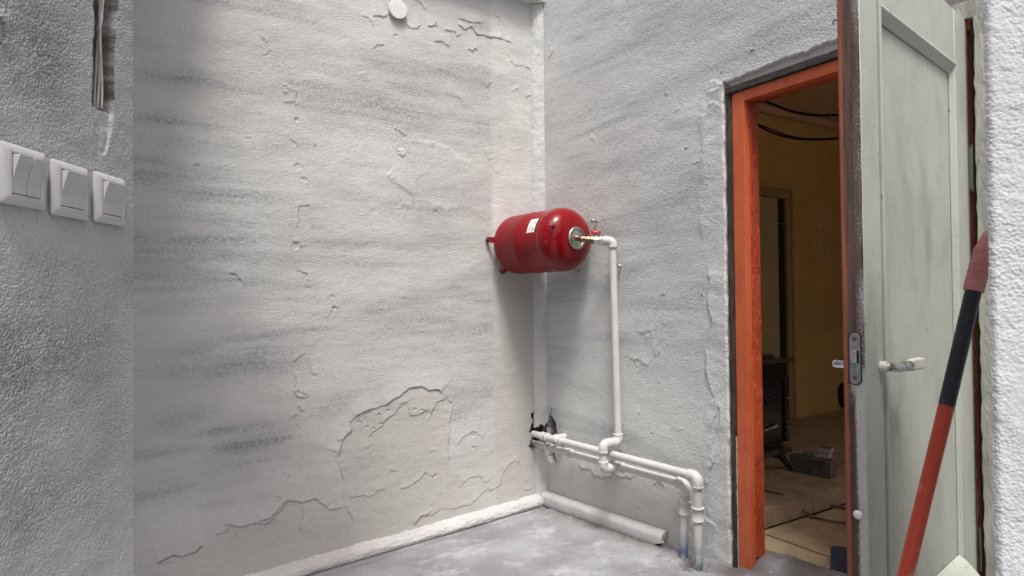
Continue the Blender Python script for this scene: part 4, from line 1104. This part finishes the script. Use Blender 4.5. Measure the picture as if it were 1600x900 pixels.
UD, LD, VD = .088, .048, .050
def foot_attr(mb, zlo, zhi, blue):
    mb.a['paint'] = lambda v: float(1-sstep(zlo, zhi, np.array(v[2])))
    mb.a['blue'] = lambda v: float(1-sstep(zlo, zhi*.95, np.array(v[2])))*(1.0 if (blue and np.dot(v-blue_c, blue_d) > -.004) else 0.0)
def water_pipes():
    global blue_c, blue_d
    # ---------- upper pipe: corner hole -> elbow -> ground
    t = thing('water_pipe', 'upper thick white pipe running from the corner hole and down into the floor', 'pipe', onC(1091, 886, UD-.01))
    a = onC(838, 679, UD); e = onC(1090, 745, UD); g = onC(1091, 892, UD-.015)
    a = a-EC*.03
    s, b_ = elbow(t, e, a, g)
    pipe(t, a, s)
    d = nrm(e-a)
    for x in (852, 876): 
        q = a+d*np.dot(onC(x, 679+(x-838)*.262, UD)-a, d); coupling(t, q, d, L=.05 if x < 860 else .04)
    q = onC(1091, 803, UD-.008); dd = nrm(g-b_); coupling(t, b_+dd*np.dot(q-b_, dd), dd, L=.055)
    zlo, zhi = g[2]+.02, g[2]+.16
    blue_c = g; blue_d = -EC
    mb = MB(); ps = [b_+(g-ZV*.05-b_)*k for k in np.linspace(0, 1, 30)]; mb.tube(ps, PR, 24); foot_attr(mb, zlo, zhi, False); mb.build('pipe', 'pipe_foot', t, auto=50)
    # short stub of a branch going into the door-wall hole
    q = a+d*(np.dot(onC(862, 685, UD)-a, d)); pipe(t, q, q+EN*.14, PR*.95)
    # ---------- lower pipe + bridge + riser to the tank
    t2 = thing('water_pipe', 'lower white pipe with the bridged riser climbing to the red tank', 'pipe', onC(1068, 886, LD))
    a = onC(838, 694, LD)-EC*.03; e = onC(1072, 757, LD); g = onC(1066, 890, LD)
    s, b_ = elbow(t2, e, a, g)
    d = nrm(e-a)
    def along(x):
        P = a+d*0; best = None
        for k in np.linspace(0, np.linalg.norm(e-a), 400):
            q = a+d*k; v = q-C0; px = 800+FPX*(v@Rv)/(v@Fv)
            if best is None or abs(px-x) < best[0]: best = (abs(px-x), q)
        return best[1]
    pipe(t2, a, s)
    for x, L in ((858, .055), (890, .035), ): coupling(t2, along(x), d, L=L)
    dd = nrm(g-b_); q = onC(1070, 793, LD); coupling(t2, b_+dd*np.dot(q-b_, dd), dd, L=.055)
    zlo, zhi = g[2]+.03, g[2]+.19; blue_c = g; blue_d = nrm(EC-.2*EN)
    mb = MB(); ps = [b_+(g-ZV*.05-b_)*k for k in np.linspace(0, 1, 30)]; mb.tube(ps, PR, 24); foot_attr(mb, zlo, zhi, True); mb.build('pipe', 'pipe_foot', t2, auto=50)
    # riser
    top = onC(957, 377, VD); bot = onC(966, 690, VD)
    bot = np.array([*(bot[:2]), bot[2]])
    tee = along(966)
    bo = bot-EN*.092                                  # out over the upper pipe
    lowc = np.array([bo[0], bo[1], tee[2]])           # down in front of it
    s1, s2 = elbow(t2, bot, top, bo, leg=.016)
    s3, s4 = elbow(t2, bo, bot, lowc, leg=.018)
    tgt = lowc+EN*np.dot(tee-lowc, EN)
    s5, s6 = elbow(t2, lowc, bo, tgt, leg=.016)
    pipe(t2, s2, s3); pipe(t2, s4, s5); pipe(t2, s6, tgt)
    coupling(t2, tgt, d, L=.06)
    # top: elbow, union, valve, brass, flange nipple
    hub = flange_p+TA*.008
    k1 = hub+TA*.034
    k1 = np.array([k1[0], k1[1], top[2]*.3+k1[2]*.7])
    sa, sb = elbow(t2, top, bot, k1, leg=.012)
    pipe(t2, sa, s1, PR*.97)
    ax = nrm(k1-top); Lr = np.linalg.norm(k1-sb)
    P = lambda f: sb+ax*Lr*f
    mb = MB(); mb.lathe(P(-.08), ax, [(0, .021), (.004, .0225), (Lr*.18, .0225), (Lr*.18+.001, .0205), (Lr*.22, .0205)], 24); mb.build('union', 'ppr', t2, auto=40)
    mb = MB(); mb.lathe(P(.17), ax, [(0, .0215), (.010, .0215), (.0101, .0165), (.014, .0165)], 24); vb = mb.build('union_nut', 'steel', t2, auto=40)
    mb = MB(); mb.lathe(P(.26), ax, [(0, .016), (.004, .019), (.022, .0195), (.027, .016), (.030, .0185), (.036, .0185)], 8); va = mb.build('ball_valve', 'steel', t2, auto=25, bevel=.001)
    vc = P(.26)+ax*.016
    mb = MB(); mb.tube([vc, vc+ZV*.030], .0055, 12); mb.build('stem', 'steel', va)
    mb = MB(); hd = nrm(np.cross(ZV, ax)); vt = vc+ZV*.031
    o1 = [(-.034, .000), (-.034, .018), (-.026, .021), (-.014, .012), (.014, .012), (.026, .021), (.034, .018), (.034, .000), (.022, -.006), (-.022, -.006)]
    mb.prism([vt+ax*x*.68+ZV*z*.8-hd*.009 for x, z in o1], hd*.018); mb.build('tap_handle', 'red_plastic', va, True, .003)
    mb = MB(); x0 = .50; LL = Lr*(1.0-x0)
    mb.lathe(P(x0), ax, [(0, .014), (.001, .0195), (.014, .0195), (.0145, .016), (.018, .016), (.0185, .018), (.030, .018), (.0305, .0145), (LL+.004, .0145)], 8); mb.build('brass_nipple', 'brass', t2, auto=25, bevel=.0008)
    pts, s_, e_ = arc(top, k1, hub, .016)
    mb = MB(); mb.tube([k1-ax*.022]+pts+[hub-TA*.004], .0145, 16); mb.build('brass_elbow', 'brass', t2)
    mb = MB(); mb.lathe(hub-TA*.006, TA, [(0, .017), (.010, .017), (.0105, .0145)], 8); mb.build('nipple', 'steel', t2, auto=25)
water_pipes()

# ================================================================== SKIRTINGS
def skirting_b():
    t = thing('skirting', 'whitewashed rounded mortar kerb along the foot of the tank wall', 'skirting', P0+EB*1.0+NB*.05+ZV*-.08)
    us = np.arange(.03, 2.3, .008); sec = [(math.radians(a)) for a in np.linspace(95, -40, 16)]
    V = []; nS = len(sec)+3
    for u in us:
        base = -.045-.045*u
        w = .062+.006*float(fbm(np.array(u*6), np.array(.0), 3, 1)); hgt = .055+.008*float(fbm(np.array(u*5), np.array(3.0), 3, 2))-.004*u
        prof = [(-.006, hgt+.012)]+[(.018+(w-.018)*math.cos(a)*.95, hgt*.42+hgt*.60*math.sin(a)) for a in sec]+[(w*.95, -.02), (w*.9, -.05)]
        for k, (n, z) in enumerate(prof):
            q = float(fbm(np.array(u*28), np.array(k*.55), 3, 3))*.005
            V.append(P0+EB*u+NB*(n+q)+ZV*(base+z+q))
    V = np.array(V); idx = np.arange(len(V)).reshape(len(us), nS)
    Q = np.stack([idx[:-1, :-1], idx[:-1, 1:], idx[1:, 1:], idx[1:, :-1]], -1).reshape(-1, 4)[:, ::-1]
    hh = np.tile(np.linspace(0, 1, nS), (len(us), 1)); UU = np.repeat(us[:, None], nS, 1)
    dirt = np.clip((sstep(.62, .95, hh)*.9+.5*fbm(UU*8, hh*3, 3, 4)), 0, 1)
    raw_mesh('mortar_bead', V, Q, {'dirt': dirt, 'bare_and_shade': 0*dirt, 'hole': np.clip(sstep(.85, 1, hh)*.5, 0, 1)}, 'kerb', t)
skirting_b()
def skirting_c():
    t = thing('skirting', 'pale half round plastic skirting with a broken end under the pipes', 'skirting', RC(.5, -.03, -.02))
    c0, c1 = .035, .945; mb = MB(); secs = []
    N = 60; prof = [(0.0005, .072), (.004, .078), (.010, .080)]+[(.012+.030*math.cos(a), .048+.030*math.sin(a)) for a in np.linspace(math.radians(80), math.radians(-15), 9)]+[(.043, .015), (.036, .004), (.030, .004), (.030, .03), (.010, .062), (.0005, .062)]
    vs = []; fs = []; n = len(prof)
    r = np.random.default_rng(3)
    for i in range(N+1):
        c = c0+(c1-c0)*i/N; z0 = -.050+.055*c
        for j, (p, z) in enumerate(prof):
            cc = c + (.010*r.normal() if i == N and j > 10 else 0) - (.02*(z < .03) if i == N else 0)
            vs.append(RC(cc, -p-.001, z0+z+.0015*float(vn(np.array(c*9), np.array(j*.3), 2))))
    for i in range(N):
        for j in range(n): fs.append((i*n+j, (i+1)*n+j, (i+1)*n+(j+1) % n, i*n+(j+1) % n))
    fs.append(tuple(range(n-1, -1, -1))); e = N*n; fs.append(tuple(range(e, e+n)))
    mb.add(vs, fs); o = mb.build('moulding', mat('chalky_white_plastic', (.62, .63, .63), (.50, .50, .49), 7, .42, .7, rough=.6, bscale=60, bst=.2, spots=(60, .66, .72, (.25, .24, .23))), t, True, auto=40)
    bm = bmesh.new(); bm.from_mesh(o.data); bmesh.ops.recalc_face_normals(bm, faces=bm.faces); bm.to_mesh(o.data); bm.free()
skirting_c()

# ================================================================== SMALL THINGS ON THE WALLS
def vent_cover():
    u, z = b_uv(620, 16); c = P0+EB*u+ZV*z
    t = thing('vent_cover', 'round white disc cover high on the wall among cracks', 'vent cover', c)
    ax = nrm(NB+.06*EB-.05*ZV)
    b = MB(); b.lathe(c-ax*.01, ax, [(0, .040), (.020, .040)], 30); b.build('collar', 'dark_rubble', t)
    b = MB(); b.lathe(c+ax*.010, ax, [(0, .046), (.004, .0475), (.009, .0475), (.012, .045), (.0125, .02)], 40); b.build('disc', 'white_cap', t)
vent_cover()

def wall_bolts():
    spec = [((927, 345), 'small steel bolt sticking out of the wall above the tap', .022), ((900, 423), 'small steel bolt peeping out below the red tank', .018), ((968, 416), 'small hooked screw just right of the riser pipe', .012)]
    for (x, y), lab, L in spec:
        q = onC(x, y, L); p = q+EN*(L+.01)
        t = thing('wall_bolt', lab, 'bolt', q+EN*L, 'bolts left in the door wall')
        b = MB(); b.tube([p, q], .0045, 10); b.build('shank', 'steel', t)
        b = MB(); b.lathe(q, -EN, [(0, .010), (.003, .010), (.0035, .008), (.010, .0078)], 6); b.build('nut', 'steel', t, True, .0008, auto=25)
wall_bolts()

def switches():
    specs = [((41.5, 276.5), 2, 'two gang grey white light switch, biggest and nearest of the row'), ((114, 298), 1, 'single light switch between the double switch and the far one'), ((175.5, 312), 1, 'single light switch nearest the wall edge, under the chased slot')]
    S = .0405
    for (x, y), gang, lab in specs:
        u, z = a_uv(x, y, .010); c = A_EDGE+EA*u+ZV*z
        t = thing('light_switch', lab, 'light switch', c, 'light switches in a row on the left wall')
        ax = (EA, ZV, NA)
        def ring(prof_out, name, m, bev=0):
            # prof: list of (half size, depth) swept round a square
            mb = MB(); vs = []; fs = []
            for s, d in prof_out:
                k = []
                rr = .004 if s > .03 else .001
                for sx, sy in ((1, 1), (-1, 1), (-1, -1), (1, -1)):
                    for q in range(4):
                        a0 = {(1, 1): 0, (-1, 1): 90, (-1, -1): 180, (1, -1): 270}[(sx, sy)]+30*q
                        k.append((sx*(s-rr)+rr*math.cos(math.radians(a0)), sy*(s-rr)+rr*math.sin(math.radians(a0))))
                vs += [c+EA*p[0]+ZV*p[1]+NA*d for p in k]
            n = 16
            for i in range(len(prof_out)-1):
                for j in range(n): fs.append((i*n+j, i*n+(j+1) % n, (i+1)*n+(j+1) % n, (i+1)*n+j))
            mb.add(vs, fs); o = mb.build(name, m, t, True, auto=30)
            bm = bmesh.new(); bm.from_mesh(o.data); bmesh.ops.recalc_face_normals(bm, faces=bm.faces); bm.to_mesh(o.data); bm.free()
            return o
        ring([(.0395, -.004), (.0395, .0035), (.038, .0035)], 'back_plate', 'switch_side')
        fr = ring([(S-.0005, .0036), (S, .0045), (S, .0060), (S-.0015, .0080), (S-.0075, .0115), (.0292, .0122), (.0285, .0122), (.0283, .0112), (.0272, .0112), (.0268, .0105), (.0266, .004)], 'frame', 'switch')
        mb = MB(); mb.box(c, ax, (-.0265, -.0265, .001), (.0265, .0265, .0050)); mb.build('inner_plate', 'switch_gap', t, False)
        n = gang; w = .0520/n
        for k in range(n):
            x0 = -.0260+k*w+(.0008 if k else 0); x1 = -.0260+(k+1)*w-(.0008 if k < n-1 else 0)
            # rocker pressed in at the bottom: its top stands proud
            sec = [(-.0255, .0105), (-.010, .0108), (.005, .0145), (.0255, .0215), (.0255, .0045), (-.0255, .0045)]
            mb = MB(); mb.prism([c+EA*x0+ZV*zz+NA*dd for zz, dd in sec], EA*(x1-x0)); mb.build('rocker', 'switch', t, False, .0009)
        mb = MB(); mb.box(c, ax, (.0262, -.020, .0052), (.0266, .0255, .0098)); mb.build('red_line', 'switch_red', t, False)
switches()

def wall_cables():
    r = np.random.default_rng(2)
    labs = ['grey cable nearest the left side of the chased slot', 'grey cable in the middle of the chased slot', 'thin grey cable on the right of the bundle in the slot']
    for k, xo in enumerate((150.2, 153.4, 157.0)):
        pts = []
        ztop = a_uv(160, -40)[1]
        for y in np.linspace(-40, 168, 16):
            x = xo+ (6 if y < 40 else 3)*(1-(y+40)/208.)+ 2.2*math.sin(y*.03+k*1.7)*(1 if k != 1 else -.7)
            u, z = a_uv(x, y, -.010+.003*k); pts.append(A_EDGE+EA*u+ZV*z+NA*(-.011+.0035*k))
        u, z = a_uv(xo, 174, -.01); pts.append(A_EDGE+EA*u+ZV*z+NA*-.018)
        mb = MB(); mb.tube(pts, .0023 if k < 2 else .0019, 10)
        tag(mb.build('electric_cable', 'cable_grey'), labs[k], 'cable', 'cables lying in the wall slot')
wall_cables()

# ================================================================== POLE
def pole():
    PD = 1.15
    def pt(x, y): return onplane(x, y, [0, PD, 0], np.array([0, 1.0, 0]))
    top = pt(1538, 388); d = nrm(pt(1415, 895)-pt(1521.5, 455))
    seam1 = pt(1521.5, 452); seam2 = pt(1479, 634)
    k = (0.02-seam2[2])/d[2]
    base = seam2+d*k; base[2] = floor_z(base)+.004
    end = seam2+d*((base[2]-seam2[2])/d[2])
    t = thing('telescopic_pole', 'orange red telescopic pole with dark sleeve and dusty pink grip leaning by the wall', 'pole', end)
    b = MB(); b.tube([seam2-d*.02, end], .0127, 24); b.build('tube', 'pole_orange', t, auto=50)
    b = MB(); b.tube([seam1-d*.01, seam2-d*.003, seam2+d*.0005], [.0131, .0131, .0125], 24); b.build('sleeve', 'pole_black', t, auto=50)
    up = -d; g0 = seam1+d*.004; gl = .082
    b = MB(); prof = [(0, .0135), (.001, .0158), (.004, .0162), (.03, .0160), (.055, .0155), (gl-.006, .0150), (gl, .0128), (gl+.012, .0095), (gl+.020, .0072)]
    b.lathe(g0, up, [(x, r) for x, r in prof], 28); g = b.build('grip', 'grip', t, auto=50)
    b = MB(); b.lathe(g0+up*(gl+.019), up, [(0, .0075), (.008, .0068), (.013, .003)], 20); b.build('tip', 'grip_tip', g)
    b = MB(); b.lathe(g0+up*(gl-.006), up, [(0, .0152), (.0012, .0153)], 28); b.build('ring', 'grip_tip', g)
    # rows of dimples on the grip
    b = MB(); x = nrm(np.cross(up, [0, 1, 0])); y = np.cross(up, x)
    for i in range(6):
        for a in range(0, 360, 36):
            rr = math.radians(a+(18 if i % 2 else 0)); rv = x*math.cos(rr)+y*math.sin(rr); q = g0+up*(.012+i*.0115)+rv*.0154
            b.lathe(q, rv, [(0, .0008), (.0011, .0008)], 6)
    b.build('dimple', 'rust', g, False)['kind'] = 'stuff'
    b = MB(); b.tube([end, end+up*.03], .0150, 20); b.build('foot_cap', 'pole_black', t)
pole()

# ================================================================== THINGS IN THE ROOM
def inner_door():
    W = P0+EC*R_C0
    n1 = 2.86; n0 = 1.90; zt = 1.99; cw = .075
    t = thing('door_frame', 'brown cream door frame in the ochre side wall of the room', 'door frame', W+EN*n1+ZV*RZ)
    ax = AXR
    b = MB(); b.box(W, ax, (.001, n1-cw, RZ), (.03, n1, zt-cw-.001)); b.build('casing', 'casing_in', t, True, .004)
    b = MB(); b.box(W, ax, (.001, n0, RZ), (.03, n0+cw, zt-cw-.001)); b.build('casing', 'casing_in', t, True, .004)
    b = MB(); b.box(W, ax, (.001, n0, zt-cw), (.03, n1, zt)); b.build('head_casing', 'casing_in', t, True, .004)
    b = MB(); b.box(W, ax, (.0305, n1-.018, RZ), (.042, n1+.008, zt+.008)); b.box(W, ax, (.0305, n0, zt-.012), (.042, n1-.0185, zt+.008)); b.build('back_band', 'casing_in', t, True, .004)
    b = MB(); b.box(W, ax, (.0005, n0+cw+.001, RZ+.001), (.006, n1-cw-.001, zt-cw-.002)); b.build('dark_sheet', 'gap_black', t, False)  # black sheet on the wall, painted in for the darkness beyond the doorway
    d = thing('inner_door', 'pale olive inner door standing ajar in the side wall', 'door', W+EN*2.25+ZV*RZ)
    a = nrm(EN*1.0+EC*.10); k = np.cross(ZV, a); o = W+EN*2.02+EC*.02
    axd = (a, k, ZV)
    b = MB(); b.box(o, axd, (0, -.02, RZ+.01), (.56, .02, zt-cw-.02)); b.build('leaf', 'olive_door', d, True, .003)
    for z0, z1 in ((.25, .95), (1.05, 1.80)):
        b = MB(); b.box(o, axd, (.10, -.026, RZ+z0), (.46, -.0205, RZ+z1-.05)); b.build('panel', 'olive_door', d, True, .005)
    b = MB(); b.tube([W+EN*2.10+EC*.05+ZV*1.70, W+EN*2.74+EC*.05+ZV*1.695], .006, 8)
    tag(b.build('curtain_rod', mat('blue_grey_rod', (.10, .16, .18), None, 10)), 'thin blue grey rod across the inner doorway', 'rod')
inner_door()

def stove():
    hz = RZ+.0815; c1, n0, n1 = .77, .52, 1.095; zt = hz+.63
    t = thing('wood_stove', 'black cast iron stove on short curved legs, half hidden by the jamb', 'stove', RC(.55, .8, hz))
    b = MB(); b.box(P0, AXR, (.34, n0, hz+.135), (c1-.02, n1-.001, zt-.055)); b.build('body', 'iron', t, True, .006)
    b = MB(); b.box(P0, AXR, (.30, n0-.03, zt-.0545), (c1-.005, n1, zt-.030)); b.build('cornice', 'iron', t, True, .008)
    b = MB(); b.box(P0, AXR, (.27, n0-.05, zt-.0295), (c1+.03, n1+.040, zt-.010)); b.build('top_plate', mat('worn_iron_rim', (.22, .21, .20), (.08, .08, .08), 40, rough=.3, metal=.8), t, True, .006)
    b = MB(); b.box(P0, AXR, (.32, n0, zt-.0095), (c1-.04, n1-.04, zt+.012)); b.build('hot_plate', 'iron_top', t, True, .006)
    b = MB(); b.box(P0, AXR, (.29, n0-.03, hz+.105), (c1+.02, n1+.02, hz+.1345)); b.build('base_plate', mat('worn_iron_edge', (.24, .23, .22), (.06, .06, .06), 40, rough=.28, metal=.8), t, True, .006)
    # front door with arched raised border
    F = P0+EC*(c1-.0195)
    def fp(n, z, d): return F+EN*n+ZV*z+EC*d
    a0, a1, z0, z1 = n0+.03, n1-.05, hz+.17, zt-.10
    out = [(a0, z0), (a1, z0), (a1, z1-.05)]+[(a1-.06+.06*math.cos(a), z1-.05+.05*math.sin(a)) for a in np.linspace(0, math.pi/2, 7)]+[(a0+.06-.06*math.sin(a), z1-.05+.05*math.cos(a)) for a in np.linspace(0, math.pi/2, 7)]
    b = MB(); b.prism([fp(n, z, 0) for n, z in out], EC*.012); dr = b.build('door', 'iron', t, False, .004)
    b = MB(); b.tube([fp(n, z, .014) for n, z in out]+[fp(out[0][0], out[0][1], .014)], .004, 8); b.build('beading', 'iron', dr)
    cz = hz+.40; cn = n1-.14
    b = MB(); b.tube([fp(cn+.030*math.cos(a), cz+.030*math.sin(a), .014) for a in np.linspace(0, 2*math.pi, 24)], .0035, 8); b.lathe(fp(cn, cz, .012), EC, [(0, .014), (.006, .010)], 14)
    for a in range(0, 360, 60): b.lathe(fp(cn+.05*math.cos(math.radians(a)), cz+.06*math.sin(math.radians(a)), .012), EC, [(0, .006), (.005, .003)], 8)
    b.build('emblem', 'iron', dr)
    b = MB(); b.tube([fp(n1-.20, hz+.245, .02), fp(n1-.10, hz+.262, .032), fp(n1-.09, hz+.262, .020)], .006, 10); b.build('handle', 'chrome_worn', dr)
    # side plates with knobs standing past the far corner
    for z0, z1 in ((hz+.29, zt-.12), (hz+.16, hz+.28)):
        b = MB(); b.box(P0, AXR, (c1-.10, n1+.0, z0), (c1-.005, n1+.034, z1)); p = b.build('side_plate', 'iron', t, True, .003)
        q = RC(c1-.006, n1+.018, (z0+z1)/2 if z1-z0 > .15 else z1-.04)
        b = MB(); b.lathe(q, EC, [(0, .007), (.008, .007), (.012, .004)], 12); b.build('knob', 'steel', p)
    for c, n in ((c1-.01, n1), (.33, n1), (c1-.01, n0), (.33, n0)):
        sg = 1 if n == n1 else -1; sc_ = 1 if c > .5 else -1
        P_ = [RC(c-.05*sc_, n-.06*sg, hz+.105), RC(c-.015*sc_, n-.02*sg, hz+.085), RC(c, n, hz+.045), RC(c+.012*sc_, n+.018*sg, hz+.012), RC(c+.018*sc_, n+.03*sg, hz)]
        b = MB(); b.tube(P_, [.028, .022, .015, .012, .016], 12); b.build('leg', 'iron', t)
    q = RC(c1-.03, n1+.055, hz+.34)
    b = MB(); b.tube([q, q+ZV*-.06+EN*.01, q+ZV*-.11+EN*.028], [.008, .012, .014], 10)
    tag(b.build('poker', 'wood_handle'), 'red brown poker handle hanging beside the stove', 'poker')
stove()

def floor_bits():
    hz = RZ+.0822
    def blk(name, label, cat, x, y, size, m, dz=0, group=None, rot=0):
        q = onplane(x, y, [0, 0, hz+dz], ZV); t = None
        a = EC*math.cos(rot)+EN*math.sin(rot); n = np.cross(ZV, a)
        b = MB(); b.box(q, (a, n, ZV), (-size[0]/2, 0, dz+hz), (size[0]/2, size[1], dz+hz+size[2])); b.v = [v-np.array([0, 0, q[2]]) for v in b.v]
        return b, q
    # concrete block made of two halves, small cartons on top
    for (x, y, sx, lab) in ((1261, 741, .20, 'dark grey block on the hearth edge by the stove leg'), (1291, 748, .045, 'small dark block end butted against the larger block')):
        b, q = blk('', '', '', x, y, (sx, .075, .088), 'brick', 0, None, .12); tag(b.build('building_block', 'brick', None, False, .003), lab, 'block', 'dark blocks on the stove hearth')
    for (x, y, dz, lab) in ((1283, 724, .089, 'lower of two small pale cartons stacked on the dark block'), (1286, 714, .089+.027, 'upper of two small pale cartons stacked on the dark block')):
        q = onplane(x, 742, [0, 0, hz], ZV)
        t = thing('small_carton', lab, 'box', q+ZV*dz, 'small cartons on the block')
        a = nrm(EC+.25*EN); n = np.cross(ZV, a); o = np.array([q[0], q[1], hz+dz])+EN*.012
        b = MB(); b.box(o, (a, n, ZV), (-.034, 0, 0), (.034, .05, .024)); b.build('body', 'carton', t, False, .0008)
        b = MB(); b.box(o, (a, n, ZV), (-.0335, .0005, .0241), (.0335, .0495, .0255)); b.build('lid', 'carton_side', t, False)
    q = onplane(1258, 738, [0, 0, hz], ZV); o = np.array([q[0], q[1], hz+.089])
    b = MB(); b.lathe(o+EN*.03, ZV, [(0, .026), (.006, .03), (.014, .022), (.018, .008)], 12); tag(b.build('clay_lump', 'brick'), 'flat dark lump lying on the block beside the cartons', 'lump')
    # hose: comes down off the hearth and coils on the tiles
    z = RZ+.006; pts = []
    for x, y in ((1180, 762), (1200, 768), (1222, 772)): pts.append(onplane(x, y, [0, 0, RZ+.088], ZV))
    for x, y in ((1240, 790), (1255, 802)): pts.append(onplane(x, y, [0, 0, RZ+.02], ZV)+ZV*.012)
    pts.append(onplane(1268, 809, [0, 0, z], ZV))
    c = onplane(1305, 804, [0, 0, z], ZV); ra, rb = .115, .115
    ph0 = math.atan2((pts[-1]-c)[1], (pts[-1]-c)[0])
    for k in np.linspace(0, 4*math.pi, 60): pts.append(c+np.array([math.cos(ph0+k)*(ra+.006*k/6), math.sin(ph0+k)*(rb-.004*k/6), .004*math.sin(k*.7)+.006*(k > 6.28)]))
    P_ = []
    for i in range(len(pts)-1):
        for s in (0, .5): P_.append(pts[i]*(1-s)+pts[i+1]*s)
    b = MB(); b.tube(P_, .0048, 8); tag(b.build('hose', 'hose'), 'thin brown hose coiled on the tiles below the hearth', 'hose')
    # doormat
    t0 = onplane(1298, 853, [0, 0, RZ+.004], ZV); a = nrm(EN*1.0+.02*EC); n = np.cross(a, ZV)
    t = thing('doormat', 'navy rubber doormat just inside the doorway', 'mat', t0)
    poly = []
    w, l, r = .42, .30, .03
    uy = nrm([-.50, -1.0, 0]); ux = np.array([-uy[1], uy[0], 0])
    for cx, cy, s in ((r, r, 180), (w-r, r, 270), (w-r, l-r, 0), (r, l-r, 90)):
        for q in range(5):
            an = math.radians(s+22.5*q); poly.append((cx+r*math.cos(an), cy+r*math.sin(an)))
    Q0 = np.array([t0[0], t0[1], RZ+.003])
    b = MB(); b.prism([Q0+ux*x+uy*y for x, y in poly], ZV*.006); b.build('base', 'mat_blue', t, False, .002)
    for i in range(11):
        b = MB(); x = .03+i*.035; b.box(Q0, (ux, uy, ZV), (x, .025, .0062), (x+.024, l-.025, .0085)); b.build('rib', 'mat_blue', t, False, .001)
    # black bag slumped in the far corner
    q = onplane(1334, 636, [0, 0, RZ], ZV)
    bm = bmesh.new(); bmesh.ops.create_icosphere(bm, subdivisions=4, radius=1)
    for v in bm.verts:
        p = v.co; k = 1+.16*float(fbm(np.array(p.x*1.8+p.z), np.array(p.y*1.8), 3, 2))
        sq = max(abs(p.x), abs(p.y))
        v.co = Vector((math.copysign(abs(p.x)**.6, p.x)*.25*k, math.copysign(abs(p.y)**.6, p.y)*.22*k, .13+math.copysign(abs(p.z)**.55, p.z)*.13*k+(.012*math.sin(p.x*9) if p.z > .3 else 0)))
    me = bpy.data.meshes.new('bag'); bm.to_mesh(me); bm.free(); me.materials.append(M['bag']); me.polygons.foreach_set('use_smooth', [True]*len(me.polygons))
    o = bpy.data.objects.new('bag', me); COL.objects.link(o); o.location = (q[0], q[1], RZ); tag(o, 'black bag slumped on the floor far inside the room', 'bag')
    # sagging ceiling cables
    for k, (L, r, lab) in enumerate((([(1165, 147), (1182, 153), (1205, 162), (1228, 171), (1250, 177), (1275, 180), (1300, 180), (1330, 177), (1380, 160)], .0065, 'upper black cable sagging below the room ceiling'),
                                  ([(1165, 184), (1183, 195), (1200, 204), (1218, 211), (1240, 216), (1270, 218), (1300, 217), (1330, 214), (1380, 200)], .0055, 'lower black cable sagging below the room ceiling'),
                                  ([(1165, 180), (1183, 193), (1200, 200), (1218, 207), (1240, 214), (1270, 217), (1300, 216), (1330, 213), (1380, 199)], .0035, 'thin cable lying along the lower sagging cable'))):
        pts = [onplane(x, y, RC(0, .75-.012*(k == 2), 0), EN) for x, y in L]
        pp = []
        for i in range(len(pts)-1):
            p_1 = pts[max(i-1, 0)]; p1 = pts[i]; p2 = pts[i+1]; p3 = pts[min(i+2, len(pts)-1)]
            for s in np.linspace(0, 1, 6)[:-1]: pp.append(.5*((2*p1)+(p2-p_1)*s+(2*p_1-5*p1+4*p2-p3)*s*s+(3*p1-p_1-3*p2+p3)*s**3))
        pp.append(pts[-1]); b = MB(); b.tube(pp, r, 8); tag(b.build('ceiling_cable', 'black_cable'), lab, 'cable', 'cables sagging in the room')
floor_bits()

def debris():
    # grains and crumbs lying along the foot of the walls and in the pit
    r = np.random.default_rng(11); b = MB()
    for i in range(1600):
        if r.random() < .5: c = r.uniform(.05, 1.25); n = -(.05+abs(r.normal(0, .05))); P = RC(c, n, 0)
        elif r.random() < .6: u = r.uniform(.05, 1.7); P = P0+EB*u+NB*(.08+abs(r.normal(0, .07)))
        else: P = np.array([r.uniform(-.6, .9), r.uniform(2.3, 3.3), 0])
        z = floor_z(P)+.001; s = .001+.0035*r.random()**3
        k = [np.array([r.normal(), r.normal(), abs(r.normal())*.6])*s for _ in range(4)]
        p = np.array([P[0], P[1], z]); b.add([p+np.array([s, 0, -s*.3]), p+np.array([-s*.6, s*.8, -s*.3]), p+np.array([-s*.6, -s*.8, -s*.3]), p+np.array([0, 0, s])+k[0]*.3], [(0, 1, 3), (1, 2, 3), (2, 0, 3), (0, 2, 1)])
    o = b.build('plaster_crumbs', 'masonry', None, False); tag(o, 'tiny plaster crumbs scattered along the foot of the walls', 'crumbs', None, 'stuff')
debris()
